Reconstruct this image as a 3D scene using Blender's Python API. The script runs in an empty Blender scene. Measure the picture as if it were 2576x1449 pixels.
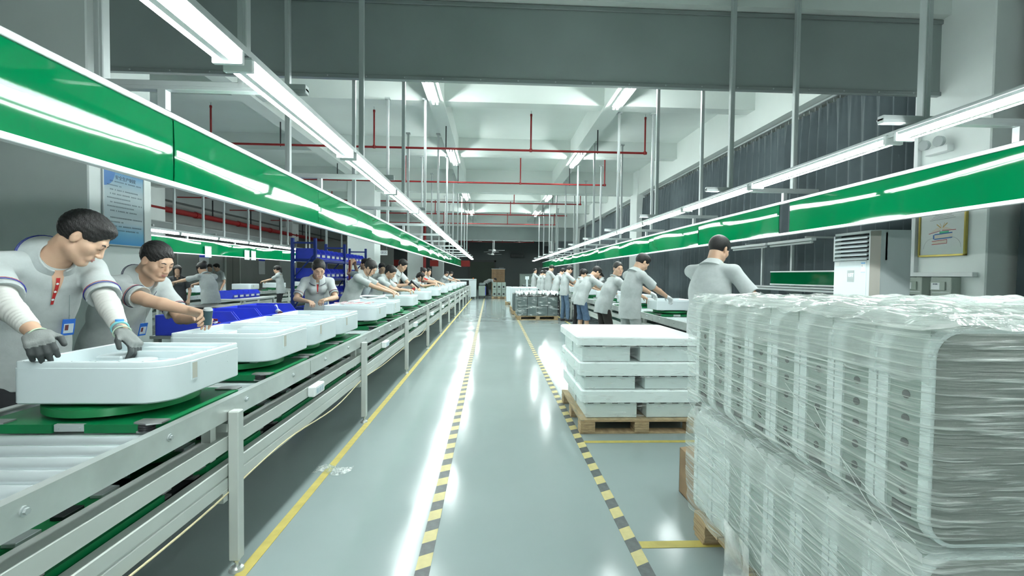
import bpy, math, random
import numpy as np
import openvdb
from mathutils import Matrix

# ---------------------------------------------------------------- camera, world, exposure
SC = bpy.context.scene
_cam = bpy.data.cameras.new('camera'); CAM = bpy.data.objects.new('camera', _cam); SC.collection.objects.link(CAM)
_cam.sensor_width = 36.0; _cam.lens = 1150.0 / 2576.0 * 36.0; _cam.clip_start = .05; _cam.clip_end = 200
_R = ((0.99891956, -0.00972645, -0.04544341), (-0.04515325, 0.02822078, -0.99858138), (0.01099510, 0.99955439, 0.02775111))
CAM.matrix_world = Matrix.Translation((0, 0, 1.4)) @ Matrix(_R).to_4x4()
SC.camera = CAM
_w = bpy.data.worlds.new('world'); SC.world = _w; _w.use_nodes = True
_w.node_tree.nodes['Background'].inputs[0].default_value = (.75, .85, .85, 1)
_w.node_tree.nodes['Background'].inputs[1].default_value = .3
SC.view_settings.view_transform = 'Standard'; SC.view_settings.look = 'None'
SC.view_settings.exposure = 1.72; SC.view_settings.gamma = 1.0; SC.view_settings.use_curve_mapping = False
TUBE = 20.0          # strength of the tubes over the lines
CTUBE = 42.0         # strength of the tubes under the ceiling beams
SC.cycles.use_denoising = True
SC.cycles.max_bounces = 7; SC.cycles.diffuse_bounces = 4; SC.cycles.transparent_max_bounces = 10
SC.cycles.sample_clamp_indirect = 6.0; SC.cycles.caustics_reflective = False; SC.cycles.caustics_refractive = False
# ---------------------------------------------------------------- helpers
D = bpy.data
COL = bpy.context.scene.collection
PI = math.pi
rnd = random.Random(7)

def V(*a): return np.array(a, dtype=np.float64)
def nrm(v):
    v = np.asarray(v, dtype=np.float64); n = np.linalg.norm(v)
    return v / n if n > 1e-9 else v

MATS = {}
def mat(name, col, rough=0.5, metal=0.0, emis=None, estr=0.0, bump=0.0, bscale=40.0, var=0.0, vscale=3.0,
        alpha=1.0, trans=0.0, spec=0.5, coat=0.0, bdist=0.002, stretch=None, ior=1.45, sub=0.0, bdetail=3):
    if name in MATS: return MATS[name]
    m = D.materials.new(name); m.use_nodes = True
    nt = m.node_tree; b = nt.nodes['Principled BSDF']
    b.inputs['Base Color'].default_value = (*col, 1)
    b.inputs['Roughness'].default_value = rough
    b.inputs['Metallic'].default_value = metal
    b.inputs['Alpha'].default_value = alpha
    b.inputs['IOR'].default_value = ior
    b.inputs['Specular IOR Level'].default_value = spec
    if trans: b.inputs['Transmission Weight'].default_value = trans
    if coat: b.inputs['Coat Weight'].default_value = coat; b.inputs['Coat Roughness'].default_value = 0.05
    if sub:
        b.inputs['Subsurface Weight'].default_value = sub
        b.inputs['Subsurface Radius'].default_value = (0.02, 0.008, 0.004)
    if emis:
        b.inputs['Emission Color'].default_value = (*emis, 1)
        b.inputs['Emission Strength'].default_value = estr
    tc = nt.nodes.new('ShaderNodeTexCoord')
    src = tc.outputs['Object']
    if stretch:
        mp = nt.nodes.new('ShaderNodeMapping'); mp.inputs['Scale'].default_value = stretch
        nt.links.new(src, mp.inputs[0]); src = mp.outputs[0]
    if var:
        n = nt.nodes.new('ShaderNodeTexNoise'); n.inputs['Scale'].default_value = vscale; n.inputs['Detail'].default_value = 5
        nt.links.new(src, n.inputs['Vector'])
        r = nt.nodes.new('ShaderNodeMapRange'); r.inputs[1].default_value = .3; r.inputs[2].default_value = .7
        r.inputs[3].default_value = 1 - var; r.inputs[4].default_value = 1 + var
        nt.links.new(n.outputs[0], r.inputs[0])
        mx = nt.nodes.new('ShaderNodeVectorMath'); mx.operation = 'SCALE'
        mx.inputs[0].default_value = col; nt.links.new(r.outputs[0], mx.inputs['Scale'])
        nt.links.new(mx.outputs[0], b.inputs['Base Color'])
    if bump:
        n2 = nt.nodes.new('ShaderNodeTexNoise'); n2.inputs['Scale'].default_value = bscale; n2.inputs['Detail'].default_value = bdetail
        nt.links.new(src, n2.inputs['Vector'])
        bp = nt.nodes.new('ShaderNodeBump'); bp.inputs['Strength'].default_value = bump; bp.inputs['Distance'].default_value = bdist
        nt.links.new(n2.outputs[0], bp.inputs['Height']); nt.links.new(bp.outputs[0], b.inputs['Normal'])
    MATS[name] = m
    return m

def tag(o, label=None, cat=None, group=None, kind=None):
    if label: o['label'] = label
    if cat: o['category'] = cat
    if group: o['group'] = group
    if kind: o['kind'] = kind
    return o

def empty(name, loc=(0, 0, 0), rz=0.0, label=None, cat=None, group=None):
    o = D.objects.new(name, None); COL.objects.link(o)
    o.empty_display_size = 0.1
    o.location = loc; o.rotation_euler = (0, 0, rz)
    return tag(o, label, cat, group)

NTH = ['first', 'second', 'third', 'fourth', 'fifth', 'sixth', 'seventh', 'eighth', 'ninth', 'tenth', 'eleventh', 'twelfth', 'thirteenth', 'fourteenth', 'fifteenth', 'sixteenth', 'seventeenth', 'eighteenth', 'nineteenth', 'twentieth', 'twenty-first', 'twenty-second', 'twenty-third', 'twenty-fourth', 'twenty-fifth']
class MB:
    """collects shapes, then becomes one mesh object"""
    def __init__(s): s.v = []; s.f = []; s.m = []; s.sm = []; s.mats = []
    def add(s, vs, fs, mi=0, smooth=False):
        b = len(s.v); s.v += [tuple(map(float, p)) for p in vs]
        for f in fs: s.f.append([b + i for i in f]); s.m.append(mi); s.sm.append(smooth)
        return s
    def box(s, x0, x1, y0, y1, z0, z1, mi=0, bev=0.0):
        if x0 > x1: x0, x1 = x1, x0
        if y0 > y1: y0, y1 = y1, y0
        if z0 > z1: z0, z1 = z1, z0
        if bev <= 0:
            vs = [(x, y, z) for z in (z0, z1) for y in (y0, y1) for x in (x0, x1)]
            return s.add(vs, [(0, 2, 3, 1), (4, 5, 7, 6), (0, 1, 5, 4), (2, 6, 7, 3), (0, 4, 6, 2), (1, 3, 7, 5)], mi)
        b = min(bev, (x1 - x0) * .45, (y1 - y0) * .45, (z1 - z0) * .45)
        c = ((x0 + x1) / 2, (y0 + y1) / 2, (z0 + z1) / 2); h = ((x1 - x0) / 2, (y1 - y0) / 2, (z1 - z0) / 2)
        vs = []; ix = {}
        for sx in (-1, 1):
            for sy in (-1, 1):
                for sz in (-1, 1):
                    sg = (sx, sy, sz)
                    for a in range(3):
                        p = [c[i] + sg[i] * (h[i] - (b if i != a else 0)) for i in range(3)]
                        ix[(sx, sy, sz, a)] = len(vs); vs.append(p)
        fs = []
        for a in range(3):
            o1, o2 = [(1, 2), (2, 0), (0, 1)][a]
            for sg in (-1, 1):
                q = []
                for (u, w) in ((-1, -1), (1, -1), (1, 1), (-1, 1)):
                    k = [0, 0, 0]; k[a] = sg; k[o1] = u; k[o2] = w
                    q.append(ix[(*k, a)])
                fs.append(q if sg > 0 else q[::-1])
        for a in range(3):          # edge strips along axis a
            o1, o2 = [(1, 2), (2, 0), (0, 1)][a]
            for u in (-1, 1):
                for w in (-1, 1):
                    k0 = [0, 0, 0]; k1 = [0, 0, 0]; k0[a] = -1; k1[a] = 1
                    k0[o1] = k1[o1] = u; k0[o2] = k1[o2] = w
                    q = [ix[(*k0, o1)], ix[(*k1, o1)], ix[(*k1, o2)], ix[(*k0, o2)]]
                    fs.append(q if u * w < 0 else q[::-1])
        for sx in (-1, 1):
            for sy in (-1, 1):
                for sz in (-1, 1):
                    q = [ix[(sx, sy, sz, a)] for a in range(3)]
                    fs.append(q if sx * sy * sz > 0 else q[::-1])
        return s.add(vs, fs, mi)
    def cyl(s, a, b, r0, r1=None, n=12, mi=0, caps=True, smooth=True):
        a = V(*a); b = V(*b); r1 = r0 if r1 is None else r1
        d = nrm(b - a); t = V(0, 0, 1) if abs(d[2]) < .9 else V(1, 0, 0)
        u = nrm(np.cross(t, d)); w = np.cross(d, u)
        vs = [p + (u * math.cos(2 * PI * i / n) + w * math.sin(2 * PI * i / n)) * r for p, r in ((a, r0), (b, r1)) for i in range(n)]
        s.add(vs, [(i, (i + 1) % n, n + (i + 1) % n, n + i) for i in range(n)], mi, smooth)
        if caps:
            s.add(vs[:n], [list(range(n))[::-1]], mi); s.add(vs[n:], [list(range(n))], mi)
        return s
    def tube(s, pts, r, n=8, mi=0, caps=True):
        P = [V(*p) for p in pts]; rings = []; up = V(0, 0, 1); pu = None
        for i, p in enumerate(P):
            d = nrm(P[min(i + 1, len(P) - 1)] - P[max(i - 1, 0)])
            if pu is None:
                t = up if abs(d[2]) < .9 else V(1, 0, 0); u = nrm(np.cross(t, d))
            else: u = nrm(pu - d * np.dot(pu, d))
            pu = u; w = np.cross(d, u); rr = r[i] if isinstance(r, (list, tuple)) else r
            rings.append([p + (u * math.cos(2 * PI * k / n) + w * math.sin(2 * PI * k / n)) * rr for k in range(n)])
        vs = [q for g in rings for q in g]; fs = []
        for i in range(len(P) - 1):
            for k in range(n): fs.append((i * n + k, i * n + (k + 1) % n, (i + 1) * n + (k + 1) % n, (i + 1) * n + k))
        s.add(vs, fs, mi, True)
        if caps: s.add(rings[0], [list(range(n))[::-1]], mi); s.add(rings[-1], [list(range(n))], mi)
        return s
    def prism(s, poly, z0, z1, mi=0, smooth=False, caps=True):
        n = len(poly); vs = [(x, y, z0) for x, y in poly] + [(x, y, z1) for x, y in poly]
        s.add(vs, [(i, (i + 1) % n, n + (i + 1) % n, n + i) for i in range(n)], mi, smooth)
        if caps: s.add(vs[:n], [list(range(n))[::-1]], mi); s.add(vs[n:], [list(range(n))], mi)
        return s
    def quad(s, a, b, c, d, mi=0): return s.add([a, b, c, d], [(0, 1, 2, 3)], mi)
    def grid(s, fn, nu, nv, mi=0, smooth=True):
        vs = [fn(i / nu, j / nv) for j in range(nv + 1) for i in range(nu + 1)]
        fs = [(j * (nu + 1) + i, j * (nu + 1) + i + 1, (j + 1) * (nu + 1) + i + 1, (j + 1) * (nu + 1) + i) for j in range(nv) for i in range(nu)]
        return s.add(vs, fs, mi, smooth)
    def mesh(s, name, mats):
        me = D.meshes.new(name); me.from_pydata(s.v, [], s.f); me.update()
        for m in (mats if isinstance(mats, (list, tuple)) else [mats]): me.materials.append(m)
        me.polygons.foreach_set('material_index', s.m); me.polygons.foreach_set('use_smooth', s.sm)
        return me
    def build(s, name, mats, parent=None, loc=None):
        return link(name, s.mesh(name, mats), parent, loc)

def link(name, me, parent=None, loc=None):
    o = D.objects.new(name, me); COL.objects.link(o)
    if parent is not None: o.parent = parent
    if loc is not None: o.location = loc
    return o

def copy_tree(o, parent=None):
    c = o.copy(); COL.objects.link(c); c.parent = parent
    for ch in [x for x in D.objects if x.parent == o]: copy_tree(ch, c)
    return c
KIDS = {}
def clone(o, loc=None, label=None, group=None, rz=None):
    """copy a thing with its parts and sub-parts"""
    if o.name not in KIDS: KIDS[o.name] = [(ch, list(ch.children)) for ch in o.children]
    c = o.copy(); COL.objects.link(c)
    if loc is not None: c.location = loc
    if rz is not None: c.rotation_euler = (0, 0, rz)
    if label: c['label'] = label
    if group: c['group'] = group
    for ch, subs in KIDS[o.name]:
        d = ch.copy(); COL.objects.link(d); d.parent = c
        for g in subs:
            e = g.copy(); COL.objects.link(e); e.parent = d
    return c

def text(name, body, size, loc, rot, m, parent=None, ext=0.0004, align='CENTER'):
    cu = D.curves.new(name, 'FONT'); cu.body = body; cu.size = size; cu.extrude = ext; cu.align_x = align; cu.align_y = 'CENTER'
    cu.resolution_u = 3
    o = D.objects.new(name, cu); COL.objects.link(o)
    dg = bpy.context.evaluated_depsgraph_get(); dg.update()
    me = D.meshes.new_from_object(o.evaluated_get(dg)); D.objects.remove(o); D.curves.remove(cu)
    me.materials.clear(); me.materials.append(m)
    q = link(name, me, parent, loc); q.rotation_euler = rot
    return q

def rrect(x0, x1, y0, y1, r, n=5):
    """rounded rectangle outline, r = one radius or four (x0y0, x1y0, x1y1, x0y1)"""
    rs = r if isinstance(r, (list, tuple)) else [r] * 4; out = []
    for (cx, cy, a0), q in zip(((x0, y0, PI), (x1, y0, 1.5 * PI), (x1, y1, 0), (x0, y1, .5 * PI)), rs):
        sx = 1 if cx == x0 else -1; sy = 1 if cy == y0 else -1
        if q <= 0: out.append((cx, cy)); continue
        for k in range(n + 1):
            a = a0 + .5 * PI * k / n
            out.append((cx + sx * q + q * math.cos(a), cy + sy * q + q * math.sin(a)))
    return out

# ---------------------------------------------------------------- signed-distance modelling (bodies, clothes, hair)
class SDF:
    def __init__(s): s.p = []
    def cap(s, a, b, ra, rb=None, k=.02, op='u', sq=None):
        """tapered capsule; sq = (direction, factor): section flattened along that direction"""
        a = V(*a); b = V(*b); rb = ra if rb is None else rb
        mx = max(ra, rb) * (max(1, sq[1]) if sq else 1)
        s.p.append((op, 'c', k, (a + b) / 2, np.linalg.norm(b - a) / 2 + mx, (a, b, ra, rb, None if sq is None else (nrm(sq[0]), sq[1])))); return s
    def ell(s, c, r, R=None, k=.02, op='u'):
        s.p.append((op, 'e', k, V(*c), max(r), (V(*c), V(*r), np.eye(3) if R is None else R))); return s
    def box(s, c, h, R=None, rd=.01, k=.01, op='u'):
        s.p.append((op, 'b', k, V(*c), float(np.linalg.norm(h)), (V(*c), V(*h), np.eye(3) if R is None else R, rd))); return s
    def keep(s, pt, n, k=.004):
        """cut away everything on the side the normal n points to"""
        s.p.append(('i', 'p', k, V(*pt), 1e9, (V(*pt), nrm(n)))); return s
    @staticmethod
    def dist(kind, a, P):
        if kind == 'c':
            A, B, ra, rb, sq = a; ab = B - A; L2 = float(ab @ ab) + 1e-12
            q = P - A.astype(np.float32); t = np.clip(q @ ab.astype(np.float32) / L2, 0, 1)
            q = q - t[:, None] * ab.astype(np.float32)
            if sq is not None:
                u = sq[0].astype(np.float32); cu = q @ u
                q = q + ((1 / sq[1] - 1) * cu)[:, None] * u
                d = (np.sqrt(np.einsum('ij,ij->i', q, q)) - (ra + (rb - ra) * t)) * min(1., sq[1])
                return d
            return np.sqrt(np.einsum('ij,ij->i', q, q)) - (ra + (rb - ra) * t)
        if kind == 'e':
            c, r, R = a; q = (P - c.astype(np.float32)) @ R.astype(np.float32)
            k0 = np.sqrt(((q / r.astype(np.float32)) ** 2).sum(1)); k1 = np.sqrt(((q / (r * r).astype(np.float32)) ** 2).sum(1)) + 1e-6
            return k0 * (k0 - 1) / k1
        if kind == 'b':
            c, h, R, rd = a; q = np.abs((P - c.astype(np.float32)) @ R.astype(np.float32)) - (h - rd).astype(np.float32)
            return np.sqrt((np.maximum(q, 0) ** 2).sum(1)) + np.minimum(q.max(1), 0) - rd
        c, n = a
        return (P - c.astype(np.float32)) @ n.astype(np.float32)
    def evalp(s, P, prims, big, noise=None):
        d = np.full(len(P), big, np.float32)
        for op, kind, k, c, r, a in prims:
            e = s.dist(kind, a, P)
            if op == 'u':
                h = np.maximum(k - np.abs(d - e), 0) / k; d = np.minimum(d, e) - h * h * k * .25
            elif op == 's':
                e = -e; h = np.maximum(k - np.abs(d - e), 0) / k; d = np.maximum(d, e) + h * h * k * .25
            else:
                h = np.maximum(k - np.abs(d - e), 0) / k; d = np.maximum(d, e) + h * h * k * .25
        if noise is not None: d = d + noise(P)
        return d
    def mesh(s, name, vox, mats, noise=None, adapt=0.0, B=12):
        us = [p for p in s.p if p[0] == 'u']
        lo = np.min([p[3] - p[4] for p in us], 0) - .02; hi = np.max([p[3] + p[4] for p in us], 0) + .02
        S = B * vox; n = np.ceil((hi - lo) / S).astype(int) + 1
        I = np.stack(np.meshgrid(*[np.arange(k) for k in n], indexing='ij'), -1).reshape(-1, 3)
        C = (lo + (I + .5) * S).astype(np.float32) - np.float32(vox * .5)
        d = s.evalp(C, s.p, 9.)
        Rb = S * .87
        act = np.abs(d) < Rb * 1.25 + .03
        big = S * 2 + .1
        g = openvdb.FloatGrid(big)
        loc = np.stack(np.meshgrid(*[np.arange(B)] * 3, indexing='ij'), -1).reshape(-1, 3).astype(np.float32) * np.float32(vox)
        for j in np.nonzero(act | (d < 0))[0]:
            ijk = tuple(int(v) for v in I[j] * B)
            if not act[j]:
                g.fill(ijk, tuple(v + B - 1 for v in ijk), -big, True); continue
            c = C[j]
            near = [p for p in s.p if p[1] == 'p' or np.linalg.norm(p[3] - c) < p[4] + Rb + .05]
            if not [1 for p in near if p[0] == 'u']: continue
            P = (lo + I[j] * S).astype(np.float32) + loc
            e = s.evalp(P, near, big, noise)
            g.copyFromArray(e.reshape(B, B, B), ijk=ijk)
        pts, quads = g.convertToQuads(0.0)
        pts = np.asarray(pts, dtype=np.float64) * vox + lo
        me = D.meshes.new(name)
        nq = len(quads)
        if nq:
            me.vertices.add(len(pts)); me.vertices.foreach_set('co', pts.astype(np.float32).ravel())
            me.loops.add(nq * 4); me.loops.foreach_set('vertex_index', np.asarray(quads, dtype=np.int32)[:, ::-1].ravel())
            me.polygons.add(nq); me.polygons.foreach_set('loop_start', np.arange(nq, dtype=np.int32) * 4)
            me.polygons.foreach_set('use_smooth', np.ones(nq, bool))
            me.update(calc_edges=True); me.validate()
        for m in (mats if isinstance(mats, (list, tuple)) else [mats]): me.materials.append(m)
        return me

def rotm(ax, deg):
    ax = nrm(ax); a = math.radians(deg); K = np.array([[0, -ax[2], ax[1]], [ax[2], 0, -ax[0]], [-ax[1], ax[0], 0]])
    return np.eye(3) + math.sin(a) * K + (1 - math.cos(a)) * (K @ K)
def sinnoise(amp, fx, fy, fz, ph=0.):
    def fn(P):
        x, y, z = P[:, 0], P[:, 1], P[:, 2]
        return np.float32(amp) * (np.sin(x * fx + 2.1 * np.sin(z * fz * .6 + ph)) * np.sin(z * fz + 1.7 * np.sin(y * fy + ph)) + .5 * np.sin(y * fy * 1.7 + x * fx * .8 + ph))
    return fn
# ---------------------------------------------------------------- people
def skin_mat(): return mat('skin', (.58, .375, .262), .5, sub=.08, var=.05, vscale=9, bump=.15, bscale=220, bdist=.0006)
def human(label, x, y, rot=0, h=1.70, lean=10, curl=8, twist=0, hands=None, hp=20, hy=0, hr=0, vox=.007, hair='short',
          fem=False, trs=(.02, .022, .025), shirt=(.46, .50, .498), elbows=None, curlf=(.5, .5), palm=None, extras=(), shorts=False,
          group=None, dark=False, feet=.11, gloves=None, wide=1.0, necklean=0, stagger=.05, handdir=None, shirtname='polo_grey', skin=None, shoe=(.05, .05, .055)):
    """one worker: a continuous body with clothes and hair as its children. hands: two world points (left, right)"""
    s = h / 1.70
    root = empty('person', (x, y, 0), math.radians(rot), label, 'person', group)
    cr, sr = math.cos(math.radians(rot)), math.sin(math.radians(rot))
    def loc(p): dx, dy = p[0] - x, p[1] - y; return V(dx * cr + dy * sr, -dx * sr + dy * cr, p[2])
    def dl(a): a = math.radians(a); return V(0, math.sin(a), math.cos(a))
    Xa = rotm((0, 0, 1), -twist) @ V(1, 0, 0)
    off = -.11 * math.sin(math.radians(lean)) - .02
    P = V(0, off * s, .93 * s); d1 = dl(lean); d2 = dl(lean + curl); d3 = dl(lean + curl * 1.4 + necklean)
    C = P + .26 * s * d1; N = C + .235 * s * d2
    sw = (.158 if fem else .178) * s * wide
    fw = np.cross(V(0, 0, 1), Xa)                      # forward of the chest
    fwl = nrm(np.cross(d2, Xa))
    SH = [N - .055 * s * d2 + sg * sw * Xa for sg in (-1, 1)]
    ua, fa = .285 * s, .25 * s
    # head frame
    Rh = rotm((0, 0, 1), hy) @ rotm((1, 0, 0), -hp) @ rotm((0, 1, 0), hr)   # columns: right, forward, up
    hu = Rh[:, 2]; hf = Rh[:, 1]; hx = Rh[:, 0]
    nb = N + .015 * s * d3; hc = N + .052 * s * d3 + .118 * s * hu + .022 * s * hf
    def H(a, b, c): return hc + s * (a * hx + b * hf + c * hu)
    hip = [P + sg * .088 * s * V(1, 0, 0) - V(0, 0, .02 * s) for sg in (-1, 1)]
    ank = [V(sg * feet, sg * stagger, .085 * s) for sg in (-1, 1)]
    kne = [(hip[i] + ank[i]) / 2 + V(0, .03, .02) for i in (0, 1)]
    if hands is None:
        hands = [None, None]
    el = []; wr = []; hd = []
    for i, sg in enumerate((-1, 1)):
        if hands[i] is None: T = SH[i] + V(sg * .05, .08, -.50 * s)
        else: T = loc(hands[i])
        v = T - SH[i]; L = np.linalg.norm(v); Lm = (ua + fa) * .995
        if L > Lm: T = SH[i] + v / L * Lm; L = Lm
        pole = V(sg * .55, -.35, -1.) if elbows is None or elbows[i] is None else V(*elbows[i])
        dv = nrm(v); pole = nrm(pole - dv * (pole @ dv))
        aa = (ua * ua - fa * fa + L * L) / (2 * L); hh = math.sqrt(max(ua * ua - aa * aa, 0))
        el.append(SH[i] + dv * aa + pole * hh); wr.append(T)
        d = nrm(T - el[i])
        if handdir and handdir[i] is not None:
            q = V(*handdir[i]); q = V(q[0] * cr + q[1] * sr, -q[0] * sr + q[1] * cr, q[2]); d = nrm(d * .35 + nrm(q))
        hd.append(d)
    smat = skin_mat() if not dark else mat('skin_dim', (.50, .32, .23), .5)
    b = SDF()
    near = vox < .0052
    # --- body (one continuous surface)
    b.cap(P, C, .115 * s, .115 * s, sq=(fwl, .72)); b.cap(C, N - .05 * s * d2, .12 * s, .10 * s, sq=(fwl, .68))
    b.cap(SH[0], SH[1], .045 * s, k=.04)
    b.cap(N - .04 * s * d2, hc - .05 * s * hu - .018 * s * hf, (.052 if fem else .062) * s, (.047 if fem else .058) * s, k=.03)
    b.ell(H(0, -.012, .03), (.074 * s, .094 * s, .086 * s), Rh, k=.01)
    b.ell(H(0, .026, -.036), (.063 * s, .064 * s, .074 * s), Rh, k=.025)
    jw = .040 if fem else .047
    b.cap(H(jw, .01, -.062), H(.016, .068, -.094), .020 * s, .016 * s, k=.025); b.cap(H(-jw, .01, -.062), H(-.016, .068, -.094), .020 * s, .016 * s, k=.025)
    if vox < .011:
        b.cap(H(-.016, .070, -.096), H(.016, .070, -.096), .013 * s, k=.02)
        for sg in (-1, 1):
            b.ell(H(sg * .042, .052, -.022), (.022 * s, .022 * s, .020 * s), Rh, k=.03)
            b.ell(H(sg * .076, -.004, -.006), (.007 * s, .018 * s, .029 * s), Rh @ rotm((0, 0, 1), sg * 14), k=.007)
            if near: b.ell(H(sg * .084, .004, -.002), (.006 * s, .010 * s, .016 * s), Rh @ rotm((0, 0, 1), sg * 22), k=.004, op='s')
            b.ell(H(sg * .031, .092, .004), (.016 * s, .010 * s, .009 * s), Rh, k=.012, op='s')
            if near:
                b.ell(H(sg * .031, .077, .002), (.0155 * s, .0125 * s, .0115 * s), Rh, k=.006)
                b.ell(H(sg * .012, .098, -.035), (.0075 * s, .008 * s, .0065 * s), Rh, k=.006)
        b.cap(H(-.030, .076, .022), H(.030, .076, .022), .012 * s, k=.02)
        b.cap(H(0, .085, .010), H(0, .104, -.030), .0075 * s, .0105 * s, k=.010)
        b.cap(H(-.022, .080, -.060), H(.022, .080, -.060), .0125 * s, k=.012)
        if near:
            b.ell(H(0, .096, -.0595), (.028 * s, .008 * s, .0015 * s), Rh, k=.004, op='s')
            b.ell(H(0, .088, -.079), (.016 * s, .006 * s, .005 * s), Rh, k=.008, op='s')
    th = .9 if fem else 1.
    G = [SDF(), SDF()]
    for i, sg in enumerate((-1, 1)):
        b.cap(SH[i], el[i], .050 * s * th, .039 * s * th, k=.02)
        md = el[i] + (wr[i] - el[i]) * .35
        b.cap(el[i], md, .037 * s * th, .038 * s * th, k=.008); b.cap(md, wr[i], .038 * s * th, .025 * s * th, k=.008)
        d = hd[i]; pn = V(0, 0, -1) if palm is None or palm[i] is None else V(*palm[i])
        pn = nrm(pn - d * (pn @ d)); sd = np.cross(d, pn) * sg        # sd: towards the thumb
        if np.dot(np.cross(pn, d), V(1, 0, 0)) * 0 != 0: pass
        Rp = np.stack([sd, d, pn], 1); hs = s * (.92 if fem else 1.)
        tg = b if not (gloves and gloves[i]) else G[i]
        gr = 0. if tg is b else .0015
        b.cap(wr[i], wr[i] + .03 * s * d, .024 * s * th, .022 * s, k=.015, sq=(pn, .75))
        tg.box(wr[i] + .052 * hs * d, (.040 * hs + gr, .044 * hs, .014 * hs + gr), Rp, rd=.012 * hs, k=.02)
        if tg is not b: tg.cap(wr[i] - .005 * d, wr[i] + .05 * hs * d, .031 * s, .030 * s, k=.012, sq=(pn, .8))
        fr = (.0088 if vox < .0085 else .0105) * hs + gr; cf = curlf[i]
        for q, (o, ln) in enumerate(((.030, .070), (.010, .080), (-.010, .075), (-.029, .060))):
            bs = wr[i] + (.088 - abs(o) * .12) * hs * d + o * hs * sd
            a1 = math.radians(18 + 50 * cf + 5 * q); a2 = math.radians(30 + 105 * cf)
            spl = sd * (o * 2.2)
            f1 = nrm(d * math.cos(a1) + pn * math.sin(a1) + spl); f2 = nrm(d * math.cos(a2) + pn * math.sin(a2) + spl * .6)
            m1 = bs + f1 * ln * .52 * hs; e1 = m1 + f2 * ln * .48 * hs
            tg.cap(bs, m1, fr * 1.05, fr, k=.006); tg.cap(m1, e1, fr, fr * .85, k=.004)
        tb = wr[i] + .022 * hs * d + .030 * hs * sd; t1 = tb + nrm(d * .8 + sd * .75 + pn * .35) * .042 * hs; t2 = t1 + nrm(d + sd * .12 + pn * (.35 + .4 * cf)) * .034 * hs
        tg.cap(tb, t1, fr * 1.35, fr * 1.12, k=.012); tg.cap(t1, t2, fr * 1.12, fr * .95, k=.004)
        # legs
        b.cap(hip[i], kne[i], .062 * s, .048 * s, k=.03); b.cap(kne[i], ank[i], .050 * s, .034 * s, k=.02)
        b.cap(ank[i] - V(0, .02, .03), ank[i] + V(0, .13 * s, -.045 * s), .028 * s, .024 * s, k=.02)
    link('body', b.mesh('body', vox, smat), root)
    # --- polo shirt
    sm = mat(shirtname, shirt, .9, bump=.5, bscale=130, bdist=.0008, var=.05, vscale=30, sub=0)
    t = SDF(); wv = s * wide
    hb = .155 if fem else .158
    for i, sg in enumerate((-1, 1)):
        dv = nrm(el[i] - SH[i]); t.cap(SH[i], SH[i] + dv * .30 * s, .056 * s * th, .070 * s * th, k=.03)
        cpt = SH[i] + dv * .200 * s
        t.cap(cpt + dv * .085 * s, cpt + dv * .35 * s, .085 * s, .10 * s, k=.004, op='s')
    dh = nrm(d1 + V(0, 0, 1.2))
    t.cap(P - .24 * s * dh, P + .02 * s * d1, (.180 if fem else .176) * wv, (.160 if fem else .162) * wv, sq=(fwl, .78), k=.04)
    t.cap(P, C, (.150 if fem else .158) * wv, (.146 if fem else .160) * wv, sq=(fwl, .72), k=.04)
    t.cap(C, N - .12 * s * d2, (.146 if fem else .162) * wv, (.128 if fem else .142) * wv, sq=(fwl, .72), k=.04)
    t.cap(SH[0] + .02 * s * Xa, SH[1] - .02 * s * Xa, .050 * s, k=.025)
    for i in (0, 1): t.cap(N - .006 * s * d2, SH[i] + .005 * s * d2, .046 * s, .052 * s, k=.03)
    t.cap(N - .09 * s * d2, N - .012 * s * d2, .074 * s, .050 * s, k=.02)
    if fem:
        for sg in (-1, 1): t.ell(C + .10 * s * d2 + fwl * .085 * s + sg * .062 * s * Xa, (.055 * s,) * 3, k=.04)
    t.keep(P - .15 * s * dh, -dh)
    t.cap(N + .02 * s * d3, N + .12 * s * d3, .056 * s, .060 * s, k=.006, op='s')
    wn = sinnoise(.0030 if vox < .009 else .002, 22, 26, 17, x * 3.1 + y)
    so = link('shirt', t.mesh('shirt', vox * 1.15, sm, noise=wn), root)
    c = SDF(); ca = nrm(d3 + .28 * fwl); nbk = N + .016 * s * fwl + .002 * s * d3
    c.cap(nbk - .040 * s * ca, nbk + .042 * s * ca, .131 * s, .073 * s, k=.01, sq=(fwl, .99))
    c.keep(nbk + .046 * s * ca, ca); c.keep(nbk - .026 * s * ca, -ca)
    c.cap(nbk - .07 * s * ca, nbk + .14 * s * ca, .063 * s, .066 * s, k=.004, op='s')
    fr_ = nrm(fwl + .35 * d3)
    c.ell(N + fwl * .10 * s - .03 * s * d3, (.020 * s, .06 * s, .07 * s), np.stack([Xa, fwl, np.cross(Xa, fwl)], 1), k=.004, op='s')
    link('collar', c.mesh('collar', max(.0035, vox * .8), sm), root)
    # --- trousers and shoes
    p = SDF(); tm = mat('cloth_%02d%02d%02d' % tuple(int(v * 99) for v in trs), trs, .85, bump=.4, bscale=60, bdist=.002, var=.15, vscale=14)
    p.ell(P - V(0, 0, .03 * s), (.142 * s, .100 * s, .10 * s), k=.02)
    for i in (0, 1):
        p.cap(hip[i] - V(0,0,.03), kne[i], .078 * s, .066 * s, k=.02)
        if shorts: p.cap(kne[i], kne[i] - V(0, 0, .04), .078 * s, .08 * s, k=.02)
        else: p.cap(kne[i], ank[i] + V(0, 0, .02), .068 * s, .056 * s, k=.02)
    if shorts: p.keep(kne[0] - V(0, 0, .05), V(0, 0, -1))
    else: p.keep(V(0, 0, .06), V(0, 0, -1))
    link('shorts' if shorts else 'trousers', p.mesh('trousers', max(vox, .009) * 1.3, tm, noise=sinnoise(.003, 24, 20, 26, x)), root)
    shm = mat('shoe_%d' % int(shoe[0] * 100), shoe, .5)
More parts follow.
